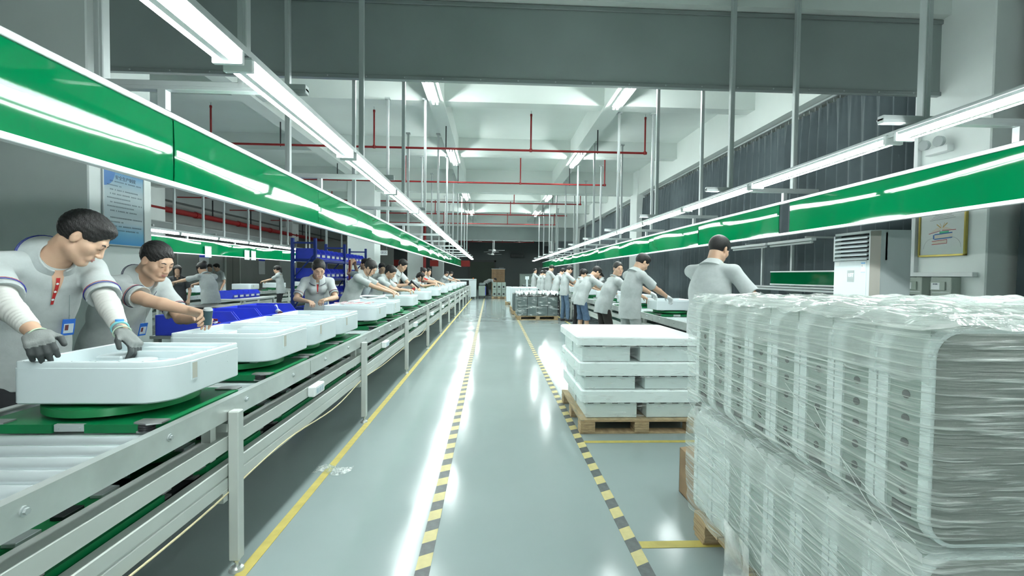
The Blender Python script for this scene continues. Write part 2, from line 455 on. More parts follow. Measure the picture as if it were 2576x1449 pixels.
    for i in (0, 1):
        q = SDF(); a = V(ank[i][0], ank[i][1], 0)
        q.cap(a + V(0, -.045, .045), a + V(0, .13, .035), .040, .038, k=.02, sq=(V(0, 0, 1), .9)); q.cap(a + V(0, -.03, .05), a + V(0, -.01, .09), .042, .045, k=.02)
        q.keep(V(0, 0, .003), V(0, 0, -1))
        link('shoe', q.mesh('shoe', .009, shm), root)
    # --- hair
    hm = mat('hair_black', (.012, .011, .011), .42, bump=1, bscale=420, bdist=.004, stretch=(1, 1, .2))
    g = SDF(); vh = max(.004, vox * .8)
    if hair in ('short', 'crop'):
        e = .006 if hair == 'short' else .003
        g.ell(H(0, -.014, .034), ((.077 + e) * s, (.097 + e) * s, (.088 + e * 1.4) * s), Rh, k=.01)
        if hair == 'short': g.ell(H(0, .03, .088), (.052 * s, .052 * s, .026 * s), Rh, k=.03)
        g.ell(H(0, .110, -.040), (.078 * s, .100 * s, .106 * s), Rh, k=.012, op='s')     # face
        g.box(H(0, .11, -.10), (.2 * s, .115 * s, .10 * s), Rh, rd=.02, k=.02, op='s')
        g.box(H(0, .0, -.155), (.2 * s, .2 * s, .09 * s), Rh, rd=.01, k=.012, op='s')        # nape
        for sg in (-1, 1): g.ell(H(sg * .083, -.003, -.012), (.020 * s, .024 * s, .036 * s), Rh, k=.006, op='s')
        nz = (lambda P_: np.float32(.0009) * (np.sin(P_[:, 0] * 330 + 3 * np.sin(P_[:, 2] * 90)) + np.sin(P_[:, 1] * 300 + P_[:, 2] * 190))) if near else None
    else:
        g.ell(H(0, -.016, .034), (.086 * s, .106 * s, .096 * s), Rh, k=.01)
        g.ell(H(0, .115, -.045), (.080 * s, .104 * s, .118 * s), Rh, k=.015, op='s'); g.box(H(0, .12, -.11), (.2 * s, .115 * s, .10 * s), Rh, rd=.02, k=.02, op='s')
        g.box(H(0, .0, -.165), (.2 * s, .2 * s, .09 * s), Rh, rd=.01, k=.012, op='s')
        for sg in (-1, 1):
            g.ell(H(sg * .086, .0, -.014), (.018 * s, .020 * s, .030 * s), Rh, k=.006, op='s')
        if hair == 'pony':
            r0 = H(0, -.115, .06); r1 = r0 - .05 * hf * s + V(0, -.0, -.06); r2 = r1 + V(0, -.02, -.12); r3 = r2 + V(0, .02, -.10)
            g.ell(r0, (.028,) * 3, k=.02); g.cap(r0, r1, .026, .030, k=.01); g.cap(r1, r2, .030, .026, k=.01); g.cap(r2, r3, .026, .008, k=.01)
        elif hair == 'bun':
            r0 = H(0, -.10, .085); g.ell(r0, (.045, .038, .036), k=.012); g.ell(r0 + .03 * hx, (.02, .03, .02), k=.012)
            for sg in (-1, 1): g.cap(H(sg * .074, .045, .06), H(sg * .068, .075, -.09), .012, .005, k=.01)
        elif hair == 'long':
            for sg in (-1, 1): g.cap(H(sg * .070, .03, .06), H(sg * .06, .09, -.10), .020, .012, k=.012); g.cap(H(sg * .06, .09, -.10), H(sg * .05, .11, -.2), .012, .005, k=.01)
            g.cap(H(0, -.09, .0), H(0, -.10, -.15), .05, .03, k=.03)
        nz = (lambda P_: np.float32(.0018) * np.sin(P_[:, 0] * 300 + P_[:, 1] * 200)) if near else None
    link('hair', g.mesh('hair', vh, hm, noise=nz), root)
    info = dict(root=root, shirt=so, nbk=nbk, ca=ca, wv=wv, H=H, Rh=Rh, s=s, N=N, C=C, P=P, SH=SH, el=el, wr=wr, hd=hd, fwl=fwl, Xa=Xa, d1=d1, d2=d2, d3=d3, sm=sm, loc=loc, G=G)
    if gloves:
        for i in (0, 1):
            if gloves[i]:
                gm = G[i].mesh('glove', min(vox, .006), [gloves[i], mat('glove_dark', (.05, .058, .058), .6) if near else gloves[i]])
                if near:
                    pn_ = V(*palm[i]); pn_ = nrm(pn_ - hd[i] * (pn_ @ hd[i]))
                    for pg in gm.polygons:
                        c_ = np.array(pg.center) - wr[i]
                        if c_ @ pn_ > .004 and c_ @ hd[i] > .02 or c_ @ hd[i] > .125: pg.material_index = 1
                link('glove', gm, root)
    if vox < .0085:
        fm = mat('brow_black', (.02, .018, .017), .6); lm = mat('lip', (.50, .22, .19), .45)
        for sg in (-1, 1):
            q = MB(); pts = [H(sg * a_, b_, c_) for a_, b_, c_ in ((.016, .0905, .021), (.030, .0885, .026), (.043, .0835, .022))]
            q.tube(pts, [.0030 * s, .0035 * s, .0018 * s], 6); q.build('eyebrow', fm, root)
            q = MB(); pts = [H(sg * a_, b_, c_) for a_, b_, c_ in ((.018, .0835, .000), (.026, .0890, -.0015), (.034, .0885, -.002), (.045, .079, -.0005))]
            q.tube(pts, [.0008 * s, .0019 * s, .0021 * s, .0010 * s], 6); q.build('eyelash', fm, root)
        q = MB(); q.tube([H(-.027, .0830, -.061), H(-.008, .0950, -.0575), H(0, .0955, -.0585), H(.008, .0950, -.0575), H(.027, .0830, -.061)], [.001, .0035 * s, .003 * s, .0035 * s, .001], 6)
        q.tube([H(-.022, .0855, -.0635), H(0, .0945, -.0665), H(.022, .0855, -.0635)], [.001, .0042 * s, .001], 6); q.build('lips', lm, root)
    return info

from mathutils.bvhtree import BVHTree
from mathutils import Vector
def surf(info, pts, off=.002):
    """puts points (local) on the front of the shirt"""
    if 'bvh' not in info:
        me = info['shirt'].data; info['bvh'] = BVHTree.FromPolygons([v.co for v in me.vertices], [tuple(p.vertices) for p in me.polygons])
    out = []; d = info['fwl']
    for p in pts:
        h = info['bvh'].ray_cast(Vector(p + d * .4), Vector(-d), .8)
        out.append(np.array(h[0]) + d * off if h[0] is not None else p + d * (.11 + off))
    return out
def strip(info, name, m, a, b, w0, w1, n=8, off=.002, nw=3):
    """cloth strip on the shirt front between heights a and b (metres from the neck point, along the chest)"""
    pts = []
    for i in range(n + 1):
        t = i / n; w = w0 + (w1 - w0) * t
        for j in range(nw + 1): pts.append(info['N'] - info['d2'] * (a + (b - a) * t) * info['s'] + info['Xa'] * w * (j / nw * 2 - 1) * .5)
    q = surf(info, pts, off); mb = MB(); k = nw + 1
    mb.add(q, [(i * k + j, (i + 1) * k + j, (i + 1) * k + j + 1, i * k + j + 1) for i in range(n) for j in range(nw)], 0, True)
    return mb.build(name, m, info['root'])
def ring(center, axis, r, tr, name, m, parent, arc=(0, 2 * PI), sq=None, n=26):
    axis = nrm(axis); t = V(0, 0, 1) if abs(axis[2]) < .9 else V(1, 0, 0); u = nrm(np.cross(t, axis)); w = np.cross(axis, u); pts = []
    for i in range(n + 1):
        a = arc[0] + (arc[1] - arc[0]) * i / n; p = center + (u * math.cos(a) + w * math.sin(a)) * r
        if sq: c = (p - center) @ sq[0]; p = p + sq[0] * c * (sq[1] - 1)
        pts.append(p)
    return MB().tube(pts, tr, 5).build(name, m, parent)
NAVY = None
def trims(info, col='navy', fem=False):
    for q_, rr_ in ((-.0225, .1205), (-.016, .1175)):
        pts = []; ca_, f_ = info['ca'], info['fwl']; X_ = info['Xa']; b_ = nrm(np.cross(ca_, X_)); sg_ = 1 if b_ @ f_ > 0 else -1
        for k in range(31):
            a = math.radians(106 + 328 * k / 30); pts.append(info['nbk'] + ca_ * q_ * info['s'] + (X_ * math.cos(a) + b_ * sg_ * math.sin(a) * .98) * rr_ * info['s'])
        MB().tube(pts, .0018, 5).build('collar_stripe', mat('trim_' + col, (.03, .05, .35) if col == 'blue' else (.02, .02, .06), .7), info['root'])
    c = mat('trim_' + col, (.03, .05, .35) if col == 'blue' else (.02, .02, .06), .7); s = info['s']; th = .9 if fem else 1.
    for i in (0, 1):
        dv = nrm(info['el'][i] - info['SH'][i]); p = info['SH'][i] + dv * .198 * s
        ring(p, dv, .0695 * s * th, .0022, 'cuff_stripe', c, info['root'])
        ring(p - dv * .010, dv, .0688 * s * th, .0015, 'cuff_stripe', mat('trim_red', (.45, .05, .06), .7), info['root'])
def badge(info, dx, down, w=.055, h=.085, tilt=0, cord=.16):
    """blue name badge hanging on the shirt front by a clip"""
    r = info['root']; s = info['s']; X, d, f = info['Xa'], info['d2'], info['fwl']; c = surf(info, [info['N'] - d * down * s + X * dx], .012)[0]
    fh = nrm(f * .5 + nrm(V(f[0], f[1], 0)) * .8); R = np.stack([X, fh, np.cross(X, fh)], 1); c = c + fh * .02
    def bx(a, b, c_, e, y0, y1): 
        m = MB(); m.box(a, b, y0, y1, c_, e, bev=.001); m.v = [tuple(c + R @ V(*p)) for p in m.v]; return m
    h_ = bx(-w / 2, w / 2, -h / 2, h / 2, -.002, .002).build('badge_holder', mat('badge_blue', (.03, .16, .62), .3), r)
    bx(-w * .38, w * .38, -h * .36, h * .22, .002, .003).build('badge_card', mat('badge_white', (.62, .72, .80), .4), h_)
    bx(w * .02, w * .30, -h * .18, h * .16, .003, .0035).build('badge_photo', mat('badge_photo', (.16, .05, .06), .5), h_)
    top = surf(info, [info['N'] - d * (down - cord) * s + X * dx * .8], .006)[0]
    MB().tube([c + R @ V(0, 0, h / 2), (c + top) / 2 + f * .004, top], .0015, 5).build('badge_cord', mat('cord', (.30, .36, .36), .5), r)
    MB().cyl(c + R @ V(0, .002, h / 2 + .004), c + R @ V(0, .002, h / 2 + .02), .005, n=8).build('badge_clip', ALU, r)
# ---------------------------------------------------------------- materials of the room
WHITE = mat('wall_white', (.80, .86, .84), .75, var=.05, vscale=1.3, bump=.1, bscale=30)
CEILM = mat('ceiling_white', (.74, .80, .77), .8, var=.04, vscale=.8)
GREYW = mat('wall_grey', (.30, .335, .33), .8, var=.06, vscale=1.0)
ALU = mat('aluminium', (.52, .57, .57), .36, metal=.45, bump=.1, bscale=60, stretch=(1, 1, .1))
STEEL = mat('stainless', (.64, .68, .66), .30, metal=.7, bump=.15, bscale=25, var=.12, vscale=5)
PAINT = mat('cream_paint', (.52, .56, .53), .42, var=.05, vscale=4)
GREEN = mat('green_acrylic', (.0, .115, .038), .045, spec=.32, var=.05, vscale=2, bump=.10, bscale=1.1, bdist=.010, bdetail=0)
GREENP = mat('green_plastic', (.0, .165, .05), .38, var=.18, vscale=6, bump=.2, bscale=30)
GREEND = mat('green_disc', (.01, .19, .06), .33, var=.15, vscale=5, bump=.15, bscale=40)
RED = mat('red_pipe', (.26, .012, .012), .45, var=.1)
DARK = mat('dark', (.015, .018, .02), .5)
BLACK = mat('black_plastic', (.02, .022, .024), .4)
PLAS = mat('white_plastic', (.68, .765, .785), .28, var=.015, vscale=6)
WHT = mat('white_enamel', (.80, .84, .84), .35)
TUBEM = mat('lit_tube', (1, 1, 1), .5, emis=(.93, 1.0, .985), estr=TUBE)
CTUBEM = mat('lit_ceiling_tube', (1, 1, 1), .5, emis=(.93, 1.0, .985), estr=CTUBE)
REFL = mat('reflector', (.55, .6, .6), .35)
BLUEB = mat('blue_plastic', (.05, .085, .74), .35, var=.06, vscale=8)
BLUER = mat('blue_rack_paint', (.01, .035, .24), .4, var=.1)
YEL = mat('yellow_tape', (.50, .42, .11), .55, var=.12, vscale=14)
HYEL = mat('hazard_yellow', (.60, .53, .24), .5, var=.12, vscale=14)
TAPEB = mat('black_tape', (.10, .115, .115), .5, var=.3, vscale=20)
WOODL = mat('pallet_wood', (.42, .31, .18), .8, var=.25, vscale=18, stretch=(1, .2, 6), bump=.4, bscale=50)
CARD = mat('cardboard', (.30, .20, .115), .8, var=.12, vscale=9)
TEALG = mat('teal_grey', (.16, .20, .20), .5)

def floor_material():
    m = mat('epoxy_floor', (.30, .365, .36), .2, var=.05, vscale=.7, spec=.32); nt = m.node_tree; b = nt.nodes['Principled BSDF']
    tc = nt.nodes.new('ShaderNodeTexCoord')
    n2 = nt.nodes.new('ShaderNodeTexNoise'); n2.inputs['Scale'].default_value = 1.7; n2.inputs['Detail'].default_value = 2
    nt.links.new(tc.outputs['Object'], n2.inputs['Vector'])
    mr = nt.nodes.new('ShaderNodeMapRange'); mr.inputs[1].default_value = .3; mr.inputs[2].default_value = .7; mr.inputs[3].default_value = .11; mr.inputs[4].default_value = .18
    nt.links.new(n2.outputs[0], mr.inputs[0]); nt.links.new(mr.outputs[0], b.inputs['Roughness'])
    bp = nt.nodes.new('ShaderNodeBump'); bp.inputs['Strength'].default_value = .12; bp.inputs['Distance'].default_value = .003
    n4 = nt.nodes.new('ShaderNodeTexNoise'); n4.inputs['Scale'].default_value = 6; n4.inputs['Detail'].default_value = 2
    nt.links.new(tc.outputs['Object'], n4.inputs['Vector']); nt.links.new(n4.outputs[0], bp.inputs['Height']); nt.links.new(bp.outputs[0], b.inputs['Normal'])
    return m
def st(name, mb, m, kind='structure', parent=None):
    o = mb.build(name, m, parent)
    if parent is None: o['kind'] = kind
    return o

X0, X1, Y0, Y1, ZC = -13.0, 5.75, -5.0, 46.0, 5.25
st('floor', MB().box(X0 - .1, X1 + .1, Y0, Y1, -.1, 0), floor_material())
st('ceiling', MB().box(X0 - .1, X1 + .1, Y0, Y1, ZC, ZC + .1), CEILM)
st('wall_right', MB().box(X1, X1 + .12, Y0, Y1, 0, ZC), WHITE)
st('wall_left', MB().box(X0 - .12, X0, Y0, Y1, 0, ZC), mat('wall_left_grey', (.34, .36, .345), .8, var=.1, vscale=.6))
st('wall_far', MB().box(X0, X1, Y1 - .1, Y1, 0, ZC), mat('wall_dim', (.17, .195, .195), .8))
st('wall_back', MB().box(X0, X1, Y0 - .1, Y0, 0, ZC), WHITE)
MAINY = [5.25, 17.05, 28.9, 40.7]
for y in MAINY: st('beam', MB().box(X0, X1, y - .16, y + .24, 4.44, ZC), CEILM)
for y in (-2.7, 1.3, 9.25, 13.15, 21.0, 24.9, 32.8, 36.7): st('beam', MB().box(X0, X1, y - .13, y + .17, 4.80, ZC), CEILM)
for x, w in ((-8.7, .3), (-4.75, .34), (-1.10, .29), (2.38, .33)): st('beam', MB().box(x - w / 2, x + w / 2, Y0, Y1, 4.74, ZC), CEILM)
st('beam', MB().box(5.30, X1, Y0, Y1, 4.38, ZC), CEILM)
st('beam', MB().box(X0, X0 + .4, Y0, Y1, 4.2, ZC), GREYW)
for y in [-6.5] + MAINY:
    for x0, x1, nm in ((-5.22, -4.25, 'c'), (5.24, X1, 'r'), (-13.0, -12.2, 'l')):
        if y < 0: continue
        dy = -.21 if nm == 'r' else .21
        st('column', MB().box(x0, x1, y - .42 + dy, y + (.38 if nm == 'r' else .48) + dy, 0, ZC, bev=.012), WHITE)
# ---------------------------------------------------------------- smoke curtains hung under the main beams
BARM = mat('smoke_curtain_grey', (.30, .355, .345), .75, var=.06, vscale=1.2, bump=.15, bscale=8)
TRIM = mat('curtain_trim', (.30, .34, .335), .4, metal=.4)
def smoke(y, x0, x1, z0, z1, label):
    r = empty('smoke_curtain', ((x0 + x1) / 2, y, z0), 0, label, 'smoke curtain')
    cx = (x0 + x1) / 2
    o = MB().box(x0 - cx, x1 - cx, -.008, .008, .02, z1 - z0).build('fabric', BARM, r)
    m = MB()
    m.box(x0 - cx, x1 - cx, -.03, .03, -.01, .035, bev=.004); m.box(x0 - cx, x1 - cx, -.03, .03, z1 - z0 - .035, z1 - z0 + .01, bev=.004)
    m.box(x0 - cx, x0 - cx + .04, -.03, .03, 0, z1 - z0); m.box(x1 - cx - .04, x1 - cx, -.03, .03, 0, z1 - z0)
    m.build('frame', TRIM, r)
    m = MB(); k = x0 + .3
    while k < x1: m.cyl((k - cx, -.03, .012), (k - cx, -.036, .012), .008, n=6); k += .42
    m.build('rivet', ALU, r)['kind'] = 'stuff'
    return r
smoke(5.21, -4.22, 5.36, 3.565, 4.42, 'wide grey smoke curtain hanging across the hall nearest the camera')
smoke(28.8, -4.22, 5.2, 3.59, 4.42, 'far grey smoke curtain across the hall beyond the ends of both lines')
# ---------------------------------------------------------------- sprinkler pipes
def pipe_run(y, z, x0, x1, ups, label, hang=()):
    r = empty('sprinkler_pipe', (x1, y, z), 0, label, 'pipe', 'red sprinkler pipes across the ceiling')
    m = MB().cyl((x0 - x1, 0, 0), (0, 0, 0), .024, n=10); m.cyl((-.03, 0, 0), (.012, 0, 0), .031, n=10)
    m.build('main_pipe', RED, r)
    for u in ups:
        q = MB().cyl((u - x1, 0, 0), (u - x1, 0, .80), .02, n=8); q.cyl((u - x1, 0, -.03), (u - x1, 0, .04), .032, n=8); q.cyl((u - x1, 0, .77), (u - x1, 0, .82), .026, n=8)
        b = q.build('riser', RED, r)
        q = MB().cyl((u - x1, 0, .82), (u - x1, 0, .87), .009, n=6, mi=0); q.cyl((u - x1, 0, .885), (u - x1, 0, .889), .02, n=8); q.build('sprinkler_head', ALU, b)
    for u in hang:
        q = MB().cyl((u - x1, 0, .03), (u - x1, 0, 4.8 - z), .014, n=6); q.cyl((u - x1, 0, -.04), (u - x1, 0, .03), .008, n=6); q.build('hanger', DARK, r)
    return r
for i, (y, w) in enumerate(((6.8, 'just behind the near grey smoke curtain'), (10.45, 'second from the camera, below the coffered ceiling'), (14.2, 'third from the camera'),
               (18.1, 'fourth from the camera'), (21.6, 'fifth from the camera'), (25.5, 'last before the far smoke curtain'))):
    ups = () if i == 0 else (3.5, .87, -2.65, -6.2, -9.7)
    pipe_run(y, 4.24, -12.0, 3.53, ups, 'red sprinkler pipe %s' % w, () if i == 0 else (2.4, -1.05, -4.7))
for k, y in enumerate((34.4, 38.2)): pipe_run(y, 4.15, -9, 3.5, (3.5, .9, -1.6, -4.2), 'dark red sprinkler pipe beyond the far smoke curtain, %s one' % ('nearer', 'further')[k], (2.4, -1.05))
r = empty('fire_main_pipe', (-12.3, 20, 3.75), 0, 'thick red fire main running along the far left wall', 'pipe')
m = MB().cyl((0, -14, 0), (0, 14, 0), .11, n=14); m.build('main_pipe', RED, r)
for k in range(9):
    m = MB().cyl((0, -13.2 + k * 3.2, 0), (0, -13.05 + k * 3.2, 0), .135, n=14); m.build('coupling', RED, r)
    m = MB().box(-.02, .02, -12 + k * 3.2, -11.96 + k * 3.2, 0, .8); m.build('hanger', DARK, r)
r = empty('ventilation_duct', (-12.5, 20, 3.1), 0, 'grey rectangular duct along the left wall under the red pipe', 'duct')
MB().box(-.4, .4, -15, 9, -.28, .12).build('duct_body', GREYW, r); MB().box(-.42, .42, -15, 9, .12, .15).build('flange', ALU, r)
tag(MB().cyl((-4.1, 28.3, 0), (-4.1, 28.3, 4.4), .09, n=14).build('riser_pipe', RED), 'red vertical riser pipe beside the far left column', 'pipe')
# ---------------------------------------------------------------- ceiling beam lights
def ceil_light(x, y, label, z=4.66):
    r = empty('ceiling_light', (x, y, z), 0, label, 'light fixture', 'tube lights under the ceiling beams')
    m = MB(); m.box(-.07, .07, -.76, .76, .035, .075); m.build('housing', WHT, r)
    for sx in (-.035, .035):
        MB().cyl((sx, -.73, 0), (sx, .73, 0), .016, n=8).build('tube', CTUBEM, r)
        e = MB(); e.box(sx - .018, sx + .018, -.755, -.73, -.02, .04); e.box(sx - .018, sx + .018, .73, .755, -.02, .04); e.build('lamp_holder', WHT, r)
    return r
W_ = ('nearest', 'second', 'third', 'fourth')
for sx, nm in ((-1.1, 'left'), (2.38, 'right')):
    for k, y in enumerate((8.15, 13.0, 19.3, 24.4)):
        ceil_light(sx, y, 'twin tube light under the %s ceiling beam, %s of its row' % (nm, W_[k]))
    ceil_light(sx * .9, 32.2, 'glowing tube light beyond the far smoke curtain on the %s' % nm, 4.25)
    ceil_light(sx, 39, 'tube light added to brighten the dim end of the hall, %s side' % nm, 4.66)  # unseen pair, added to lift the dark area past the far curtain
for k, (x, y) in enumerate(((-2.8, 10.1), (3.2, 10.3))):
    m = MB(); m.cyl((x, y, ZC), (x, y, ZC - .05), .06, .055, n=16); m.cyl((x, y, ZC - .05), (x, y, ZC - .075), .035, .03, n=12)
    tag(m.build('smoke_detector', WHT), 'small round white smoke detector on the ceiling, %s of the two' % ('left' if k == 0 else 'right'), 'detector')
# ---------------------------------------------------------------- floor markings
def mark(name, mb, m, label, cat='floor tape'): return tag(mb.build(name, m), label, cat)
mark('floor_line', MB().box(-1.17, -1.118, -.5, 27, .0005, .0025), YEL, 'long yellow floor line beside the feet of the left conveyor')
def hazard(x, xe, label):
    r = empty('hazard_tape', (x, 0, 0), 0, label, 'floor tape')
    n = 250; L = 27.0 / n; me = {}
    for mi in (0, 1):
        m = MB(); w = .034; sk = .035
        m.add([(-w, 0, 0), (w, sk, 0), (w, sk + L, 0), (-w, L, 0), (-w, 0, .002), (w, sk, .002), (w, sk + L, .002), (-w, L, .002)],
              [(4, 5, 6, 7), (0, 1, 5, 4), (1, 2, 6, 5), (2, 3, 7, 6), (3, 0, 4, 7)])
        me[mi] = m.mesh('stripe', HYEL if mi else TAPEB)
    for k in range(n):
        o = link('stripe', me[k % 2], r); o.location = ((xe - x) * k / n, .3 + k * L, .0006)
    return r
hazard(-.305, -.40, 'black and yellow hazard tape on the left side of the aisle')
hazard(.735, .96, 'black and yellow hazard tape on the right side of the aisle')
mark('floor_line', MB().box(.78, 2.2, 3.765, 3.815, .0005, .002), YEL, 'yellow floor line crossing in front of the white wrapped pallet')
mark('floor_line', MB().box(.79, 2.2, 2.285, 2.345, .0005, .002), YEL, 'yellow floor line running under the near wrapped stack')
mark('floor_line', MB().box(2.28, 2.33, 5.6, 27, .0005, .002), YEL, 'yellow floor line behind the workers of the right conveyor')
# ---------------------------------------------------------------- curtains on the right wall
def curtain_mat():
    m = mat('curtain_cloth', (.085, .112, .122), .85, var=.12, vscale=2.5, bump=.3, bscale=180, bdist=.0006); m.node_tree.nodes['Principled BSDF'].inputs['Sheen Weight'].default_value = .25; return m
CM = curtain_mat()
def curtain(y0, y1, label, x=5.50, z0=.06, z1=4.28, ph=0., nz=10):
    r = empty('curtain', (x, (y0 + y1) / 2, 0), 0, label, 'curtain', 'grey curtains along the right wall')
    L = y1 - y0; n = int(L / .022); yc = (y0 + y1) / 2
    far = (y0 > 17)
    if far: n = int(L / .045)
    def fn(u, v):
        y = y0 + L * u; z = z0 + (z1 - z0) * v
        f = (y * 2 * PI / .23 + ph) + 1.2 * math.sin(y * 3.1 + ph) + .5 * math.sin(z * .9 + y)
        amp = .10 * (1 - .55 * v ** 6) * (.75 + .3 * math.sin(y * 2.3 + ph))
        pin = max(0, v - .93) / .07
        xx = amp * math.sin(f) * (1 - pin * .5) - .02 * math.sin(3 * f) * pin
        return (xx, y - yc + .018 * math.sin(2 * f) * (1 - v * .5), z - .03 * pin * (1 - math.cos(f)) * .5)
    m = MB().grid(fn, n, nz); m.build('cloth', CM, r)
    m = MB(); k = y0 + .05
    while k < y1: m.cyl((0, k - yc, z1 - .02), (0, k - yc, z1 + .035), .006, n=5); k += .14 if not far else .3
    m.build('hook', ALU, r)['kind'] = 'stuff'
    return r
CW = ['nearest the camera, hanging in front of the near column', 'right behind the tall air conditioner', 'third from the camera, behind the workbench', 'fourth from the camera', 'just before the second column',
      'first past the second column', 'second past the second column', 'third past the second column', 'fourth past the second column', 'last before the third column']
segs = [(1.6, 4.56), (5.50, 8.4), (8.4, 11.1), (11.1, 13.9), (13.9, 16.6), (17.5, 20.4), (20.4, 23.2), (23.2, 26.0), (26.0, 28.4)]
for i, (a, b_) in enumerate(segs): curtain(a, b_ - .05, 'grey pleated curtain, ' + CW[i], ph=i * 1.7)
for i, (a, b_) in enumerate(((29.4, 34.8), (34.9, 40.2))): curtain(a, b_, 'dim grey curtain beyond the far smoke curtain, %s one' % ('nearer', 'further')[i], ph=i)
curtain(-4.5, 1.5, 'grey curtain on the right wall behind the camera', ph=2)
for a, b_ in ((-4.6, 4.6), (5.46, 16.6), (17.5, 28.4), (29.4, 40.2)):
    st('trim_1', MB().box(5.46, 5.54, a, b_, 4.325, 4.36, bev=.005), ALU)
# ---------------------------------------------------------------- overhead frames: posts, arms, tube lights, green boards
def overhead(label, xl, xp, poles, arm, ys, ymax, joints, zt=2.30, zp=(1.86, 2.245), ygap=(), lstep=1.48, lj=1.98, y0=-3.6, boards=True, lname=''):
    r = empty('overhead_frame', (xl, ys[0], 2.3), 0, label, 'frame', None)
    oy = ys[0]; oz = 2.3
    for y in ys:
        for px in poles:
            m = MB(); X, Y = px - xl, y - oy
            m.box(X - .024, X + .024, Y - .024, Y + .024, zt + .06 - oz, 4.79 - oz, bev=.004)
            m.box(X - .006, X + .006, Y - .027, Y + .027, zt + .06 - oz, 4.78 - oz)
            m.box(X - .05, X + .05, Y - .05, Y + .05, 4.77 - oz, 4.80 - oz)
            m.build('post', ALU, r)
        m = MB(); a, b = arm[0] - xl, arm[1] - xl; Y = y - oy
        m.box(a, b, Y - .023, Y + .023, .045, .092, bev=.003); m.box(a, b, Y - .026, Y + .026, .063, .074); m.build('arm', ALU, r)
        m = MB(); X = xp - xl; m.box(X - .02, X + .02, Y - .02, Y + .02, zp[1] - oz, .05); m.build('stub', ALU, r)
    m = MB(); m.box(-.032, .032, y0 - oy, ymax - oy, .012, .045, bev=.004); m.box(-.05, -.032, y0 - oy, ymax - oy, .0, .03); m.box(.032, .05, y0 - oy, ymax - oy, .0, .03)
    m.build('light_rail', ALU, r)
    X = xp - xl
    MB().box(X - .018, X + .018, y0 - oy, ymax - oy, zp[1] - oz - .03, zp[1] - oz, bev=.003).build('top_rail', ALU, r)
    MB().box(X - .022, X + .022, y0 - oy, ymax - oy, zp[0] - oz - .005, zp[0] - oz + .022, bev=.003).build('bottom_rail', WHT, r)
    js = [y0] + list(joints) + [ymax]
    for a, b in zip(js[:-1], js[1:]):
        if any(abs(a - g[0]) < .01 for g in ygap): continue
        def fn(u, v, a=a, b=b):
            y = a + .004 + (b - a - .008) * u
            return (X + .005 * math.sin(y * 2.3 + a) * math.sin(v * PI), y - oy, zp[0] + .015 + (zp[1] - zp[0] - .04) * v - oz)
        m = MB().grid(lambda u, v: (fn(u, v)[0] - .004, fn(u, v)[1], fn(u, v)[2]), 16, 4); m.grid(lambda u, v: (fn(1 - u, v)[0] + .004, fn(1 - u, v)[1], fn(1 - u, v)[2]), 16, 4)
        m.build('green_board', GREEN, r)
    return r
FX = []
def light_row(x, z, first, step, ymax, label, n0=-2):
    """each twin tube fixture of the row is a thing of its own"""
    k = n0; first_o = None; i = 0; nb = 0
    L = step - .10
    while first + (k + 1) * step < ymax:
        yc = first + (k + .5) * step
        if first_o is None:
            r = empty('tube_light', (x, yc, z), 0, 'x', 'light fixture')
            m = MB(); m.box(-.062, .062, -L / 2 - .03, L / 2 + .03, .006, .011); m.box(-.014, .014, -L / 2, L / 2, -.035, .006); m.build('reflector', REFL, r)
            for sx in (-.032, .032): MB().cyl((sx, -L / 2, -.021), (sx, L / 2, -.021), .0165, n=8).build('tube', TUBEM, r)
            for sy in (-1, 1):
                m = MB(); m.box(-.06, .06, sy * (L / 2), sy * (L / 2 + .022), -.046, .008, bev=.003); m.cyl((0, sy * (L / 2 + .02), 0), (0, sy * (L / 2 + .045), 0), .01, n=8); m.build('end_cap', WHT, r)
            first_o = r
        else: r = clone(first_o, (x, yc, z))
        r['label'] = (NTH[i - nb] + ' ' + label) if yc > .5 else '%s unseen tube light continuing the row behind the camera for fill, %s line' % (NTH[i], 'left' if x < 0 else 'right')
        if yc <= .5: nb += 1  # fixtures behind the camera are unseen, added as fill for camera-facing sides
        r['group'] = label; FX.append((r, yc)); i += 1; k += 1
LY = [2.5 + 2.18 * k for k in range(-2, 11)]
RY = [2.7 + 2.26 * k for k in range(-2, 11)]
overhead('aluminium frame with long green boards above the left conveyor', -1.07, -1.72, (-2.03, -1.31), (-2.1, -.985), LY, 25.9, [.5, 2.56, 4.62] + [4.62 + 2.05 * k for k in range(1, 10)])
overhead('aluminium frame with green boards above the right conveyor', 2.57, 3.24, (2.62, 3.34), (2.35, 3.62), RY, 29.0, [.2, 2.45, 4.86, 5.03] + [7.05 + 2.24 * k for k in range(0, 10)],
         zt=2.32, zp=(1.88, 2.255), ygap=((4.86, 5.03),))
L2Y = [5.6 + 2.18 * k for k in range(0, 11)]
overhead('aluminium frame with green boards above the second line at far left', -7.17, -7.82, (-8.13, -7.41), (-8.2, -7.09), L2Y, 27, [5.8, 7.9] + [7.9 + 2.4 * k for k in range(1, 7)], y0=4.0)
light_row(-1.07, 2.285, 1.96, 1.48, 26.0, 'glowing twin tube light from the camera over the left conveyor', -4)
light_row(2.57, 2.31, 2.81, 1.58, 29.5, 'glowing twin tube light from the camera over the right conveyor', -4)
light_row(-7.17, 2.285, 4.9, 1.48, 27, 'glowing twin tube light from the camera over the second line at far left', 0)
